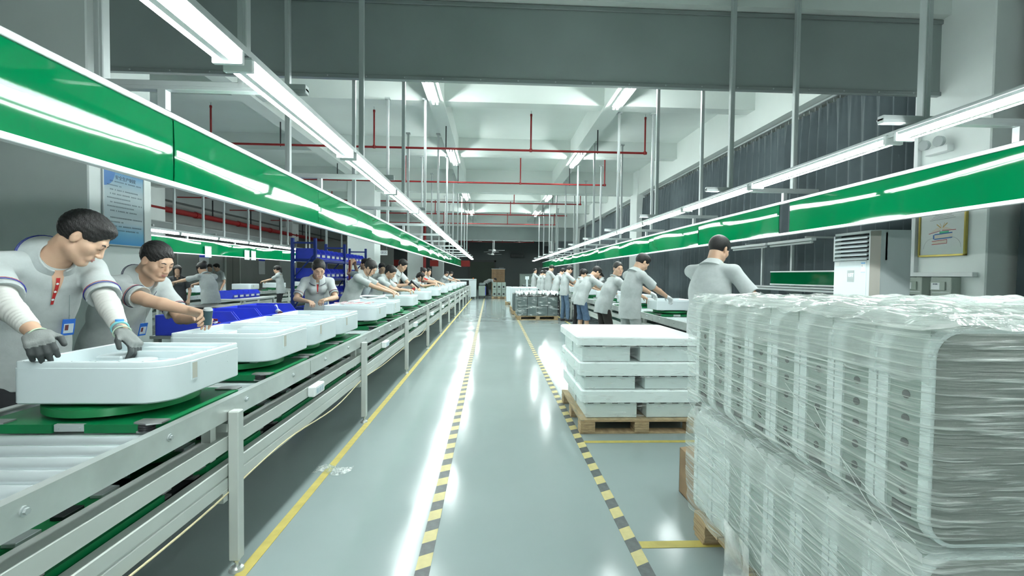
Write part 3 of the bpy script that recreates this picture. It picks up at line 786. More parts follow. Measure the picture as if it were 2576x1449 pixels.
# ---------------------------------------------------------------- conveyors
def conveyor(label, xn, sg, y0, y1, posts, sockets=(), mid=True):
    r = empty('roller_conveyor', (xn, y0, 0), 0, label, 'conveyor')
    L = y1 - y0; W = .86
    def X(a): return sg * a
    def bx(m, a0, a1, b0, b1, c0, c1, mi=0, bev=0.): m.box(X(a0), X(a1), b0, b1, c0, c1, mi, bev)
    for q, s2 in ((0, 1), (W, -1)):
        k = 0; seg = 2.16; ya = 0
        while ya < L:
            yb = min(L, ya + seg); m = MB()
            bx(m, q, q + s2 * .006, ya + .004, yb - .004, .716, .812); bx(m, q + s2 * .0061, q + s2 * .036, ya + .0045, yb - .0045, .806, .8118); bx(m, q + s2 * .0061, q + s2 * .014, ya + .0045, yb - .0045, .7165, .722)
            rail = m.build('side_rail', STEEL, r)
            if q == 0:
                for t in range(4):
                    y = ya + .27 + t * .54
                    if y < yb - .05:
                        m = MB(); m.cyl((X(0), y, .772), (X(-.004), y, .772), .014, n=10); m.cyl((X(-.003), y, .772), (X(-.011), y, .772), .009, n=6, smooth=False); m.build('bolt', ALU, rail)
            ya += seg
    for y in posts:
        for q, s2 in ((0, -1), (W, 1)):
            m = MB(); a0, a1 = (q + s2 * .002, q + s2 * .05)
            bx(m, a0, a1, y - y0 - .025, y - y0 + .025, .055, .758, 0, .005); p = m.build('post', PAINT, r)
            m = MB(); cx = X((a0 + a1) / 2)
            m.cyl((cx, y - y0, 0.001), (cx, y - y0, .014), .034, .030, n=16); m.cyl((cx, y - y0, .014), (cx, y - y0, .022), .030, .018, n=16); m.cyl((cx, y - y0, .02), (cx, y - y0, .06), .008, n=8); m.cyl((cx, y - y0, .042), (cx, y - y0, .05), .014, n=6, smooth=False)
            m.build('levelling_foot', STEEL, p)
        m = MB(); bx(m, 0, W, y - y0 - .02, y - y0 + .02, .34, .385); bx(m, 0, W, y - y0 - .02, y - y0 + .02, .66, .70); m.build('cross_member', PAINT, r)
        m = MB(); bx(m, -.002, .08, y - y0 - .06, y - y0 - .026, .345, .40); bx(m, .03, .07, y - y0 - .10, y - y0 - .06, .55, .735); m.build('bracket', PAINT, r)
    if mid:
        for q, s2 in ((0, 1), (W, -1)):
            m = MB(); bx(m, q, q + s2 * .005, 0, L, .576, .640); bx(m, q + s2 * .0051, q + s2 * .085, .001, L - .001, .634, .6398); m.build('middle_beam', PAINT, r)
            m = MB(); bx(m, q, q + s2 * .045, 0, L, .39, .448, 0, .004); bx(m, q, q + s2 * .045, 0, L, .454, .512, 0, .004); bx(m, q + s2 * .006, q + s2 * .04, .002, L - .002, .4475, .4545); m.build('lower_beam', PAINT, r)
        m = MB(); bx(m, .05, W - .05, 0, L, .455, .470); m.build('return_bed', mat('dark_green_bed', (.015, .085, .06), .3), r)
        for q in (.10, W - .10):
            m = MB(); bx(m, q - .02, q + .02, 0, L, .470, .494); m.build('guide_strip', BLACK, r)
    rm = MB().cyl((X(.012), 0, .742), (X(W - .012), 0, .742), .033, n=20).mesh('roller', ROLLM)
    n = int(L / .105); st_ = MB(); far = 0
    for k in range(n):
        y = .05 + k * .105
        if y + y0 < 9.5:
            o = link('roller', rm, r); o.location = (0, y, 0)
        else: st_.cyl((X(.012), y, .742), (X(W - .012), y, .742), .033, n=8); far += 1
    if far: st_.build('roller', ROLLM, r)['kind'] = 'stuff'
    for y in sockets:
        m = MB(); bx(m, -.052, -.001, y - y0 - .09, y - y0 + .09, .578, .648, 0, .008); sk = m.build('socket_box', WHT, r)
        m = MB()
        for t in range(3): bx(m, -.0535, -.05, y - y0 - .062 + t * .045, y - y0 - .028 + t * .045, .596, .630)
        m.build('socket_face', mat('socket_blue', (.55, .68, .74), .5), sk)
    if sockets:
        pts = []; y = 0
        while y < min(L, 16):
            pts.append((X(-.006 - .006 * math.sin(y * 3)), y, .385 - .012 * math.sin(y * 2 * PI / 2.16) - .01 * math.sin(y * 4.3))); y += .12
        m = MB().tube(pts, .0045, 6); m.build('cable', mat('cream_cable', (.62, .55, .34), .5), r)
    return r
ROLLM = mat('roller_steel', (.86, .93, .95), .18, metal=.62, bump=.04, bscale=30, var=.1, vscale=7, stretch=(.3, 1, 1))
PY = [2.17 + 2.16 * k for k in range(0, 12)]
conveyor('long steel roller conveyor on the left with cream posts and green pallets', -1.21, -1, -1.2, 26.2, [.01] + PY, [3.15 + 2.04 * k for k in range(0, 11)])
conveyor('steel roller conveyor on the right, in front of the standing workers', 2.50, 1, 2.62, 28.5, [3.2 + 2.16 * k for k in range(0, 13)])
conveyor('second roller conveyor at far left, beyond the near column', -7.3, -1, 5.5, 27.5, [6.0 + 2.16 * k for k in range(0, 10)])
# ---------------------------------------------------------------- green turntable pallets
def pallet_proto():
    r = empty('turntable_pallet', (0, 0, 0), 0, 'x', 'turntable')
    m = MB(); ch = .05; W = .35; Lh = .29
    m.prism([(-W + ch, -Lh), (-.06, -Lh), (-.06, -Lh + .02), (.06, -Lh + .02), (.06, -Lh), (W - ch, -Lh), (W, -Lh + ch), (W, Lh - ch), (W - ch, Lh), (.06, Lh), (.06, Lh - .02), (-.06, Lh - .02), (-.06, Lh), (-W + ch, Lh), (-W, Lh - ch), (-W, -Lh + ch)], 0, .034)
    m.build('board', GREENP, r)
    for sx in (-1, 1):
        for sy in (-1, 1):
            m = MB(); m.prism([(sx * .24, sy * .235), (sx * .24, sy * .285), (sx * .30, sy * .305), (sx * .345, sy * .285), (sx * .345, sy * .235)][::(1 if sx * sy < 0 else -1)], .034, .040)
            m.box(sx * .26, sx * .335, sy * .262, sy * .30, .002, .010)
            b = m.build('corner_bracket', mat('bracket_grey', (.34, .35, .35), .4, metal=.6), r)
            m = MB()
            for q in (0, 1, 2): m.cyl((sx * .29, sy * .285, .010 + q * .0078), (sx * .29, sy * .285, .016 + q * .0078), .028, n=14)
            m.build('buffer_roller', BLACK, b)
    for sy in (-1, 1):
        m = MB(); m.box(-.058, .058, sy * .268, sy * .284, .003, .032, bev=.002); m.cyl((-.04, sy * .28, .017), (-.04, sy * .2875, .017), .004, n=6); m.cyl((.04, sy * .28, .017), (.04, sy * .2875, .017), .004, n=6)
        m.build('joint_plate', ALU, r)
    m = MB().cyl((0, 0, .034), (0, 0, .052), .17, n=32); m.build('bearing', DARK, r)
    m = MB().cyl((0, 0, .052), (0, 0, .082), .272, n=56, caps=True); m.cyl((0, 0, .082), (0, 0, .0835), .268, n=56); t = m.build('turntable', GREEND, r)
    for sx, sy in ((-1, -1), (1, -1), (-1, 1), (1, 1), (1, 0), (-1, 0)):
        m = MB().box(sx * .20 - .022, sx * .20 + .022, sy * .15 - .04, sy * .15 + .04, .0835, .098, bev=.002); m.build('rest_block', ALU if sy else BLACK, t)
    return r
# ---------------------------------------------------------------- white casings
def casing_mesh_parts():
    out = rrect(-.29, .29, -.265, .265, [.03, .105, .012, .012], 10); W, Lh = .29, .265
    def inset(d): return rrect(-.29 + d, .29 - d, -.265 + d, .265 - d, [max(.004, q - d) for q in (.03, .105, .012, .012)], 10)
    H = .168; m = MB(); n = len(out)
    prof = [(.006, 0.), (.0, .006), (.0, H - .026), (.0, H - .0262), (.003, H - .0245), (.003, H - .0243), (.003, H - .003), (.0031, H - .0028), (.006, H), (.0062, H), (.018, H), (.0181, H), (.020, H - .003), (.020, .05)]
    vs = []
    for d, z in prof: vs += [(x, y, z) for x, y in inset(d)]
    fs = []
    for k in range(len(prof) - 1):
        for i in range(n): fs.append((k * n + i, k * n + (i + 1) % n, (k + 1) * n + (i + 1) % n, (k + 1) * n + i))
    m.add(vs, fs, 0, True)
    m.add(vs[:n], [list(range(n))[::-1]], 0)
    shell = m
    m = MB(); xs = .268; ys = .243
    m.prism(inset(.021), .09, .10); m.prism([(-xs, -.14), (-xs, -.215), (-.24, -.243), (.19, -.243), (.235, -.20), (.255, -.16), (.26, -.14)], .128, .140); m.box(-.13, .20, .195, ys, .10, .152)
    for k in range(11):
        for row in (-.20, -.17):
            x = -.21 + k * .042; m.box(x, x + .012, row, row + .018, .1405, .1415, 1)
    for k in range(6): m.box(-.235, .235, -.13 + k * .05, -.122 + k * .05, .10, .120)
    m.box(-.10, .23, .10, .115, .10, .150); m.box(-.24, -.12, .05, .20, .10, .135, 0, .008); m.box(.12, .24, -.10, .02, .10, .132, 0, .006)
    m.cyl((-.02, .02, .10), (-.02, .02, .125), .07, n=20)
    tray = m
    m = MB(); x = .29
    m.box(x - .001, x + .003, -.108, -.062, .060, .142, bev=.001)
    m.box(x + .0005, x + .0036, -.101, -.069, .067, .135, 1)
    for q in ((.165, .12), (.165, .09), (.0, .12)): m.cyl((x, q[0], q[1]), (x + .0015, q[0], q[1]), .002, n=6)
    pocket = m
    # screws round the rim
    m = MB()
    for k in range(6):
        m.cyl((-.25 + k * .09, -.254, H), (-.25 + k * .09, -.254, H + .0015), .003, n=6)
        if k < 5: m.cyl((.279, -.18 + k * .1, H), (.279, -.18 + k * .1, H + .0015), .003, n=6)
    return shell, tray, pocket, m
_sh, _tr, _pk, _sc = casing_mesh_parts()
CS = dict(shell=_sh.mesh('shell', PLAS), tray=_tr.mesh('inner_tray', [PLAS, DARK]), pocket=_pk.mesh('handle_pocket', [PLAS, mat('cream_pocket', (.50, .50, .44), .5)]), scr=_sc.mesh('rim_screws', ALU))
CS['shell'].set_sharp_from_angle(angle=math.radians(32))
def casing(x, y, z, label, group=None, rz=0, near=True):
    r = empty('appliance_casing', (x, y, z), rz, label, 'casing', group)
    s = link('shell', CS['shell'], r); link('inner_tray', CS['tray'], r); link('handle_pocket', CS['pocket'], r)
    if near: link('rim_screws', CS['scr'], s)['kind'] = 'stuff'
    return r
PP = pallet_proto()
CX = -1.615
UP = [2.10, 2.97, 3.60, 4.24, 5.42, 6.28, 7.85, 9.7, 11.5, 13.5, 15.2, 16.9, 18.6, 20.3, 22.0, 23.7]
ORD = ['nearest the camera', 'second from the camera', 'third from the camera', 'fourth from the camera', 'fifth from the camera', 'sixth from the camera', 'seventh from the camera', 'eighth from the camera', 'ninth from the camera', 'tenth from the camera']
used = False
def pallet_at(x, y, z, label, group):
    global used
    if not used:
        used = True; PP.location = (x, y, z); PP['label'] = label; PP['group'] = group; return PP
    return clone(PP, (x, y, z), label, group)
for i, y in enumerate(UP):
    pallet_at(CX, y, .776, 'green turntable pallet on the top track of the left conveyor, %s from the camera' % NTH[i], 'green pallets on the left conveyor')
for k, y in enumerate((.6, 7.07, 8.8, 10.6, 12.5, 14.35)): pallet_at(CX, y, .776, 'empty green turntable pallet on the left conveyor, %s' % ('nearest, under the frame edge', 'behind the white hose casing', 'before the man with the scanner', 'past the man with the scanner', 'beside the bent worker', 'beyond the red shirt')[k], 'green pallets on the left conveyor')
for k in range(24):
    pallet_at(CX, .1 + k * .74, .495, NTH[k] + ' green turntable pallet from the camera on the lower return track, left conveyor', 'pallets on the return track')
CN = ['largest white casing, under the gloved hands', 'white casing under the arm of the second man', 'white casing third from the camera, touching the second',
      'white casing fourth from the camera, last of the tight row', 'white casing with pink wires on it', 'white casing with a looped white hose on it', 'white casing in front of the woman with the hair clip',
      'white casing in front of the man with the scanner']
for i, y in enumerate(UP):
    dy = (.02, .02, -.01, -.03)[i] if i < 4 else 0
    casing(-1.575, y + dy, .874, (CN[i] + ' on the left conveyor') if i < 8 else 'white casing on the left conveyor, %s from the camera' % NTH[i], 'white casings on the left conveyor', near=i < 8)
RP = [4.2, 5.75, 7.35, 9.2, 11.1, 13.0, 15.0, 17.1, 19.2, 21.3, 23.4]
RN = ['white casing nearest the camera on the right conveyor', 'white casing before the man in grey trousers on the right conveyor', 'white casing under the white-gloved hand on the right conveyor']
for i, y in enumerate(RP):
    if i < 2: continue
    pallet_at(2.93, y, .776, 'green turntable pallet on the right conveyor, %s from the camera' % NTH[i - 2] , 'green pallets on the right conveyor')
    casing(2.90, y, .874, RN[i] if i < 3 else 'white casing on the right conveyor, %s from the camera' % NTH[i - 2], 'white casings on the right conveyor', rz=PI, near=False)
for i, y in enumerate((8.2, 10.6, 12.2, 14.7, 16.6, 19.0)):
    pallet_at(-7.72, y, .776, NTH[i] + ' green turntable pallet from the camera on the second line at far left', 'green pallets on the second line')
    casing(-7.70, y, .874, 'white casing on the second line, %s' % ('beside the woman with the hair claw', 'just past the woman with the hair claw', 'third along the line', 'in front of the ponytailed woman', 'behind the ponytailed woman', 'furthest along')[i], 'white casings on the second line', near=False)
# ---------------------------------------------------------------- clear stretch film
def film_mat(name, base=.22, gain=.75, sc=(3, 60, 60), rot=(0, 0, 0), lo=.52, hi=.72, tint=(.86, .92, .90), bump=.9, bscale=5, rough=.16, bdist=.02):
    m = D.materials.new(name); m.use_nodes = True; nt = m.node_tree; b = nt.nodes['Principled BSDF']; out = nt.nodes['Material Output']
    b.inputs['Base Color'].default_value = (*tint, 1); b.inputs['Roughness'].default_value = rough; b.inputs['Specular IOR Level'].default_value = .9
    tc = nt.nodes.new('ShaderNodeTexCoord'); mp = nt.nodes.new('ShaderNodeMapping'); mp.inputs['Rotation'].default_value = rot; mp.inputs['Scale'].default_value = sc
    nt.links.new(tc.outputs['Object'], mp.inputs[0])
    n = nt.nodes.new('ShaderNodeTexNoise'); n.inputs['Scale'].default_value = 1; n.inputs['Detail'].default_value = 5; n.inputs['Distortion'].default_value = .4; nt.links.new(mp.outputs[0], n.inputs['Vector'])
    mr = nt.nodes.new('ShaderNodeMapRange'); mr.inputs[1].default_value = lo; mr.inputs[2].default_value = hi; mr.inputs[3].default_value = base; mr.inputs[4].default_value = base + gain
    nt.links.new(n.outputs[0], mr.inputs[0])
    tr = nt.nodes.new('ShaderNodeBsdfTransparent'); tr.inputs[0].default_value = (.97, 1, .99, 1); mx = nt.nodes.new('ShaderNodeMixShader')
    nt.links.new(mr.outputs[0], mx.inputs[0]); nt.links.new(tr.outputs[0], mx.inputs[1]); nt.links.new(b.outputs[0], mx.inputs[2]); nt.links.new(mx.outputs[0], out.inputs[0])
    n2 = nt.nodes.new('ShaderNodeTexNoise'); n2.inputs['Scale'].default_value = bscale; n2.inputs['Detail'].default_value = 6; nt.links.new(mp.outputs[0], n2.inputs['Vector'])
    n2.inputs['Scale'].default_value = .6
    ad = nt.nodes.new('ShaderNodeMath'); ad.operation = 'ADD'; nt.links.new(n.outputs[0], ad.inputs[0]); nt.links.new(n2.outputs[0], ad.inputs[1])
    bp = nt.nodes.new('ShaderNodeBump'); bp.inputs['Strength'].default_value = bump; bp.inputs['Distance'].default_value = bdist
    nt.links.new(ad.outputs[0], bp.inputs['Height']); nt.links.new(bp.outputs[0], b.inputs['Normal'])
    MATS[name] = m; return m
FILMA = film_mat('film_diagonal', .26, .62, (5, 2.2, 95), (.52, 0, 0), .50, .72, tint=(.78, .84, .80), rough=.10)
FILMB = film_mat('film_level', .16, .55, (3, 4, 55), (.06, .05, 0), .52, .74)
FILMT = film_mat('film_crumpled', .34, .5, (5, 5, 7), (0, 0, 0), .40, .65, bdist=.035, tint=(.92, .95, .93), rough=.1)
BAG = mat('foam_bag', (.80, .85, .83), .45, alpha=.42, bump=.8, bscale=9, bdist=.01)
def wob(a, b, s=1.): return math.sin(a * 7.3 * s + 2.1 * math.sin(b * 5.1 * s)) * .5 + math.sin(a * 17.1 * s + b * 13.7 * s) * .3 + math.sin(b * 31 * s - a * 9 * s) * .2
# ---------------------------------------------------------------- pallets
def pallet(x0, x1, y0, y1, label, h=.13, nx=3, ny=3, slats=5):
    cx, cy = (x0 + x1) / 2, (y0 + y1) / 2; r = empty('pallet', (cx, cy, 0), 0, label, 'pallet')
    a, b = x1 - cx, y1 - cy
    for i in range(nx):
        for j in range(ny):
            px = -a + .065 + (2 * a - .13) * i / (nx - 1); py = -b + .065 + (2 * b - .13) * j / (ny - 1)
            if i == 0 or i == nx - 1 or True:
                m = MB()
                for q in range(4): m.box(px - .065 + .002 * (q % 2), px + .065, py - .065 + .002 * ((q + 1) % 2), py + .065, .018 + q * .023, .018 + (q + 1) * .023 - .002)
                m.build('block', WOODL, r)
    for j in range(ny):
        py = -b + .065 + (2 * b - .13) * j / (ny - 1); MB().box(-a, a, py - .05, py + .05, .001, .018).build('bottom_board', WOODL, r)
    for k in range(slats):
        w = 2 * b / slats; MB().box(-a, a, -b + k * w + .006, -b + (k + 1) * w - .006, .110, h - .001).build('deck_board', WOODL, r)
    return r
# ---- near wrapped stack
pallet(1.12, 2.86, 1.10, 2.42, 'wooden pallet under the big wrapped stack at the right edge', nx=4)
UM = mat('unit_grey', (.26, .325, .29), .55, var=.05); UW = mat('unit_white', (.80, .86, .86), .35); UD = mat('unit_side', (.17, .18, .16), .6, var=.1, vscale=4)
def xz(poly, m, y0, y1, mi=0):
    n = len(poly); vs = [(x, y0, z) for x, z in poly] + [(x, y1, z) for x, z in poly]
    m.add(vs, [(i, n + i, n + (i + 1) % n, (i + 1) % n) for i in range(n)], mi, True); m.add(vs[:n], [list(range(n))], mi); m.add(vs[n:], [list(range(n))[::-1]], mi)
def unit_mesh(upper):
    parts = {}; P_ = rrect(-.275, .275, 0, .565, .075, 7); Q = rrect(-.268, .268, .007, .558, .07, 7)
    m = MB(); xz(P_, m, .045, .078); xz(rrect(-.272, .272, .003, .562, .072, 7), m, -.078, -.05); parts['rim'] = m.mesh('rim', UW)
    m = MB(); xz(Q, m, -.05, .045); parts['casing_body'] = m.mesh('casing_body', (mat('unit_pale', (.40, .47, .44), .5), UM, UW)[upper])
    m = MB()
    for k in range(6): m.cyl((-.2685, -.005, .12 + k * .065), (-.270, -.005, .12 + k * .065), .012, n=10)
    m.box(-.2715, -.268, -.03, .025, .06, .085); parts['vents'] = m.mesh('vents', DARK)
    m = MB(); xz(rrect(-.262, .262, .013, .552, .065, 7), m, -.080, -.0782); parts['back_plate'] = m.mesh('back_plate', UD)
    m = MB(); b_ = 14
    m.grid(lambda u, v: (-.282 - .004 * wob(u * 3, v * 3), -.079 + .158 * u, .42 + .15 * v + .008 * math.sin(u * 9)), b_, 4)
    m.grid(lambda u, v: (-.28 + .56 * v, -.079 + .158 * u, .572 + .006 * wob(v * 3 + u, u * 4)), 6, b_)
    parts['foam_bag'] = m.mesh('foam_bag', BAG)
    return parts
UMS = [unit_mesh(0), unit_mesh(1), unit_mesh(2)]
def wunit(x, y, z, up, label, group, full=True):
    r = empty('wrapped_unit', (x, y, z), 0, label, 'appliance unit', group)
    for k, me in UMS[up].items():
        if k == 'vents' and not (full and up == 1): continue
        if k == 'foam_bag' and not full: continue
        link(k, me, r)
    return r
O8 = ['nearest the camera', 'second back', 'third back', 'fourth back', 'fifth back', 'sixth back', 'seventh back', 'furthest back']
for c in range(3):
    for L in (0, 1):
        for k in range(8):
            lab = '%s unit on edge in the near wrapped stack, %s column, %s layer, %s' % ('grey-sided' if L else ('white' if k > 5 else 'pale'), ('aisle', 'middle', 'right')[c], 'upper' if L else 'lower', O8[k])
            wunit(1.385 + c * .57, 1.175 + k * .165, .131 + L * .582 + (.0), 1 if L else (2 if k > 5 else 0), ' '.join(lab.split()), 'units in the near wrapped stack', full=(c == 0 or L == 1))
def shell_path(t, x0=1.088, y0=1.075, y1=2.44, x1=2.85, r=.05):
    """aisle side from the back to the near corner, then along the near end"""
    L1 = y1 - y0; L2 = x1 - x0; s_ = t * (L1 + L2)
    if s_ < L1 - r: return x0, y1 - s_, -1, 0
    if s_ < L1 + r:
        a = (s_ - L1 + r) / (2 * r) * PI / 2; return x0 + r - r * math.cos(a), y0 + r - r * math.sin(a), -math.cos(a), -math.sin(a)
    return x0 + s_ - L1, y0, 0, -1
def fw(u, v):
    x, y, nx, ny = shell_path(u); z = .17 + 1.15 * v
    e = .010 + .006 * wob(x + y * 1.5, z * 2) + .0025 * math.sin((z * 1.2 - (y - x) * .62) * 75 + 2 * math.sin(z * 7)) * (.5 + .5 * math.sin(z * 9))
    e -= .028 * math.exp(-((z - .70) / .035) ** 2)
    if z < .4: e += .02 * math.sin(y * 30) * (.4 - z) * 2
    e -= .03 * max(0, v - .94) / .06
    return (x + nx * e, y + ny * e, z)
r = empty('stretch_film', (1.1, 1.8, .17), 0, 'clear stretch film wound around the big stack at the right edge', 'plastic film')
def shifted(fn, o): return lambda u, v: tuple(a - b for a, b in zip(fn(u, v), o))
MB().grid(shifted(fw, (1.1, 1.8, .17)), 190, 90).build('side_wrap', FILMA, r)
def fs(u, v):
    x, y, nx, ny = shell_path(u, 1.084, 1.07); z = .5 + .5 * v - .25 * (1 - u) * 0 + .1 * math.sin(u * 4)
    e = .016 + .012 * wob(x * 1.7 + y, z * 3)
    return (x + nx * e, y + ny * e, z)
def ft(u, v):
    x = 1.085 + 1.76 * u; y = 1.07 + 1.37 * v
    ed = min(u, v, 1 - v) ; z = 1.298 + .012 * wob(x * 2.2, y * 2.6) + .011 * abs(math.sin(x * 9 + 3 * math.sin(y * 7))) - (.03 * max(0, .04 - ed) / .04)
    return (x, y, z + .006)
MB().grid(shifted(ft, (1.1, 1.8, .17)), 120, 90).build('top_sheet', FILMT, r)
# strands pulled taut across the side, and a torn corner at the bottom
for k, (ya, za, yb, zb) in enumerate(((2.4, 1.0, 1.12, .46), (2.42, .86, 1.1, .36), (2.42, .74, 1.1, .28), (2.35, .62, 1.3, .2), (2.0, .6, 1.1, .24), (2.42, 1.12, 1.5, .78), (2.2, .5, 1.5, .2), (1.6, 1.02, 1.08, .74), (1.45, .98, 1.08, .66))):
    pts = [(1.068 - .006 * math.sin(t / 9 * PI) - 1.1, ya + (yb - ya) * t / 9 - 1.8, za + (zb - za) * t / 9 - .01 * math.sin(t / 9 * PI) - .17) for t in range(10)]
    MB().tube(pts, .0011, 5).build('film_strand', FILMT, r)
def fl(u, v):
    y = 2.02 - .24 * u; z = .30 - .27 * v * (1 - .6 * abs(u - .3)); return (1.075 - .03 * v * math.sin(u * 9) - .02 * u, y - .03 * v, z)
MB().grid(shifted(fl, (1.1, 1.8, .17)), 16, 14).build('torn_flap', FILMT, r)
def fl2(u, v):
    y = 1.72 - .5 * u; z = .34 - .26 * v * (.6 + .4 * math.sin(u * 8)); return (1.07 - .04 * v * math.sin(u * 12) , y, z)
MB().grid(shifted(fl2, (1.1, 1.8, .17)), 24, 14).build('torn_flap', FILMT, r)
# ---- carton behind the near stack
r = empty('cardboard_carton', (1.42, 2.71, 0), 0, 'brown open cardboard carton on the floor behind the near wrapped stack', 'carton')
m = MB(); m.box(-.18, -.175, -.19, .19, .001, .29); m.box(.175, .18, -.19, .19, .001, .29); m.box(-.18, .18, -.19, -.185, .001, .29); m.box(-.18, .18, .185, .19, .001, .29); m.box(-.18, .18, -.19, .19, .001, .006); m.build('carton_body', CARD, r)
m = MB(); m.add([(-.18, -.19, .29), (-.18, .19, .29), (-.06, .17, .315), (-.07, -.17, .31)], [(0, 1, 2, 3), (3, 2, 1, 0)]); m.build('flap', CARD, r)
m = MB(); m.add([(-.17, -.19, .29), (.17, -.19, .29), (.16, -.25, .20), (-.16, -.26, .21)], [(0, 1, 2, 3), (3, 2, 1, 0)]); m.build('flap', CARD, r)
# ---- white stack on the second pallet
pallet(.80, 1.90, 3.97, 5.05, 'wooden pallet of plywood blocks under the white wrapped stack', slats=1)
LG = mat('cabinet_white', (.84, .89, .89), .4); LGB = mat('cabinet_grey', (.68, .74, .735), .5)
def slab(x0, x1, y0, y1, z0, z1, label, rim=.012):
    cx, cy = (x0 + x1) / 2, (y0 + y1) / 2; r = empty('appliance_cover', (cx, cy, z0), 0, label, 'panel')
    m = MB(); P_ = rrect(x0 - cx, x1 - cx, y0 - cy, y1 - cy, .05, 6); h = z1 - z0
    n = len(P_); I_ = rrect(x0 - cx + rim, x1 - cx - rim, y0 - cy + rim, y1 - cy - rim, .04, 6)
    m.prism(P_, 0, h - .012, 0, True, False); m.add([(x, y, 0) for x, y in P_], [list(range(n))[::-1]])
    vs = [(x, y, h - .012) for x, y in P_] + [(x, y, h) for x, y in I_]
    m.add(vs, [(i, (i + 1) % n, n + (i + 1) % n, n + i) for i in range(n)], 0, True); m.add(vs[n:], [list(range(n))]); m.build('panel_shell', LG, r)
    m = MB(); q = 0; k = x0 + .06
    while k < x1 - .08: m.box(k - cx, k - cx + .05, y0 - cy + .004, y0 - cy + .02, -.009, -.001); k += .11
    m.build('clip', DARK, r)['kind'] = 'stuff'
    return r
def mbox(x0, x1, y0, y1, z0, z1, label):
    cx, cy = (x0 + x1) / 2, (y0 + y1) / 2; r = empty('metal_box', (cx, cy, z0), 0, label, 'box', 'metal boxes in the white wrapped stack')
    m = MB(); m.box(x0 - cx, x1 - cx, y0 - cy, y1 - cy, 0, z1 - z0, bev=.004); m.build('box_body', LGB, r)
    m = MB(); m.box(x0 - cx - .004, x1 - cx + .004, y0 - cy - .006, y0 - cy + .01, z1 - z0 - .006, z1 - z0 + .001); m.build('lip', LG, r)
    return r
for i, (zb, zs, zt, xa) in enumerate(((.132, .275, .385, .84), (.390, .515, .635, .82), (.640, .785, .862, .80))):
    nm = ('lowest', 'middle', 'top')[i]; g = 1.345 + (.02, .0, -.05)[i]
    for side, a, b in (('left', xa + .02, g - .045), ('right', g + .045, 1.86)):
        for q, (ya, yb) in enumerate(((4.03, 4.5), (4.56, 5.0))):
            mbox(a, b, ya, yb, zb, zs - .012, 'grey metal box in the white wrapped stack, %s layer, %s side, %s' % (nm, side, 'front' if q == 0 else 'back'))
    slab(xa - .03, 1.90, 4.0, 5.06, zs, zt, 'white rounded panel lying in the wrapped stack, %s of three' % nm)
r = empty('stretch_film', (.78, 4.5, .1), 0, 'clear wrinkled stretch film around the white stack on the second pallet', 'plastic film')
def f2(u, v):
    x, y, nx, ny = shell_path(u, .775, 3.985, 5.09, 1.93, .06); z = .12 + .735 * v
    e = .006 + .016 * wob(x * 2 + y * 2, z * 3) * (1.4 if nx < 0 else .25) + .03 * (1 - v) * (1 if nx < 0 else 0) * math.sin(y * 7)
    return (x + nx * e - .78, y + ny * e - 4.5, z - .1)
MB().grid(f2, 120, 46).build('side_wrap', film_mat('film_light', .03, .45, (6, 5, 50), (.12, .1, 0), .56, .78, (1, 1, 1)), r)
# ---- dark stack on the third pallet
pallet(.82, 2.12, 14.3, 15.4, 'wooden pallet under the dark grey wrapped units mid aisle', slats=1)
DG = mat('unit_dark', (.105, .135, .135), .35, var=.06)
for k in range(4):
    for q in range(2):
        r = empty('dark_unit', (.98 + k * .32, 14.58 + q * .55, .131), 0, 'dark grey unit in the wrapped stack mid aisle, %s row, %s from the left' % ('front' if q == 0 else 'back', ('first', 'second', 'third', 'fourth')[k]), 'appliance unit', 'dark units mid aisle')
        MB().box(-.155, .155, -.26, .26, 0, .60, bev=.012).build('casing_body', DG, r); MB().box(-.15, .15, -.264, -.26, .30, .306).build('seam', DARK, r)
r = empty('stretch_film', (1.46, 14.85, .13), 0, 'shiny stretch film and crumpled bags over the dark units mid aisle', 'plastic film')
def f3(u, v):
    x, y, nx, ny = shell_path(u, .80, 14.28, 15.4, 2.14, .05); z = .14 + .62 * v; e = .015 * wob(x * 2 + y, z * 3); return (x + nx * e - 1.46, y + ny * e - 14.85, z - .13)
MB().grid(f3, 60, 24).build('side_wrap', film_mat('film_far', .04, .55, (5, 5, 16), (.3, 0, 0), .52, .70), r)
m = MB()
m.grid(lambda u, v: (-.66 + 1.32 * u, -.56 + 1.1 * v, .62 + .15 * abs(wob(u * 4, v * 4)) + .07 * abs(wob(u * 11, v * 9))), 60, 40); m.build('crumpled_bags', mat('bag_white', (.75, .8, .8), .3, bump=1, bscale=14, bdist=.03, var=.3, vscale=7), r)
# ---- further stacks along the right of the aisle
def small_stack(x, y, nx, w, d, h, m_, label, z=.13, lay=1, pal=True, seam=True, kind='appliance unit'):
    if pal: pallet(x - .03, x + nx * w + .03, y - .03, y + d + .03, 'wooden pallet under the ' + label, slats=1)
    for k in range(nx):
        for L in range(lay):
            r = empty('stacked_unit', (x + (k + .5) * w, y + d / 2, z + L * (h + .004)), 0, label + (', %s from the left' % ('first', 'second', 'third', 'fourth', 'fifth')[k] if nx > 1 else '') + (', %s layer' % ('lower', 'upper')[L] if lay > 1 else ''), kind)
            MB().box(-w / 2 + .008, w / 2 - .008, -d / 2, d / 2, .001, h, bev=.02).build('casing_body', m_, r)
            if seam: mm = MB(); mm.box(-w * .2, w * .2, -d / 2 - .004, -d / 2 + .002, h * .25, h * .5); mm.build('recess', DARK, r)
small_stack(.78, 16.3, 1, .34, .9, .62, DG, 'narrow dark wrapped unit behind the dark stack')
small_stack(.80, 18.2, 3, .36, .9, .78, PLAS, 'white wrapped units in the short row', seam=False)
small_stack(.72, 21.6, 5, .30, .9, .72, PLAS, 'distant white wrapped units', seam=False)
small_stack(.06, 27.0, 3, .27, .8, .42, UM, 'grey units with dark windows near the far curtain', lay=2)
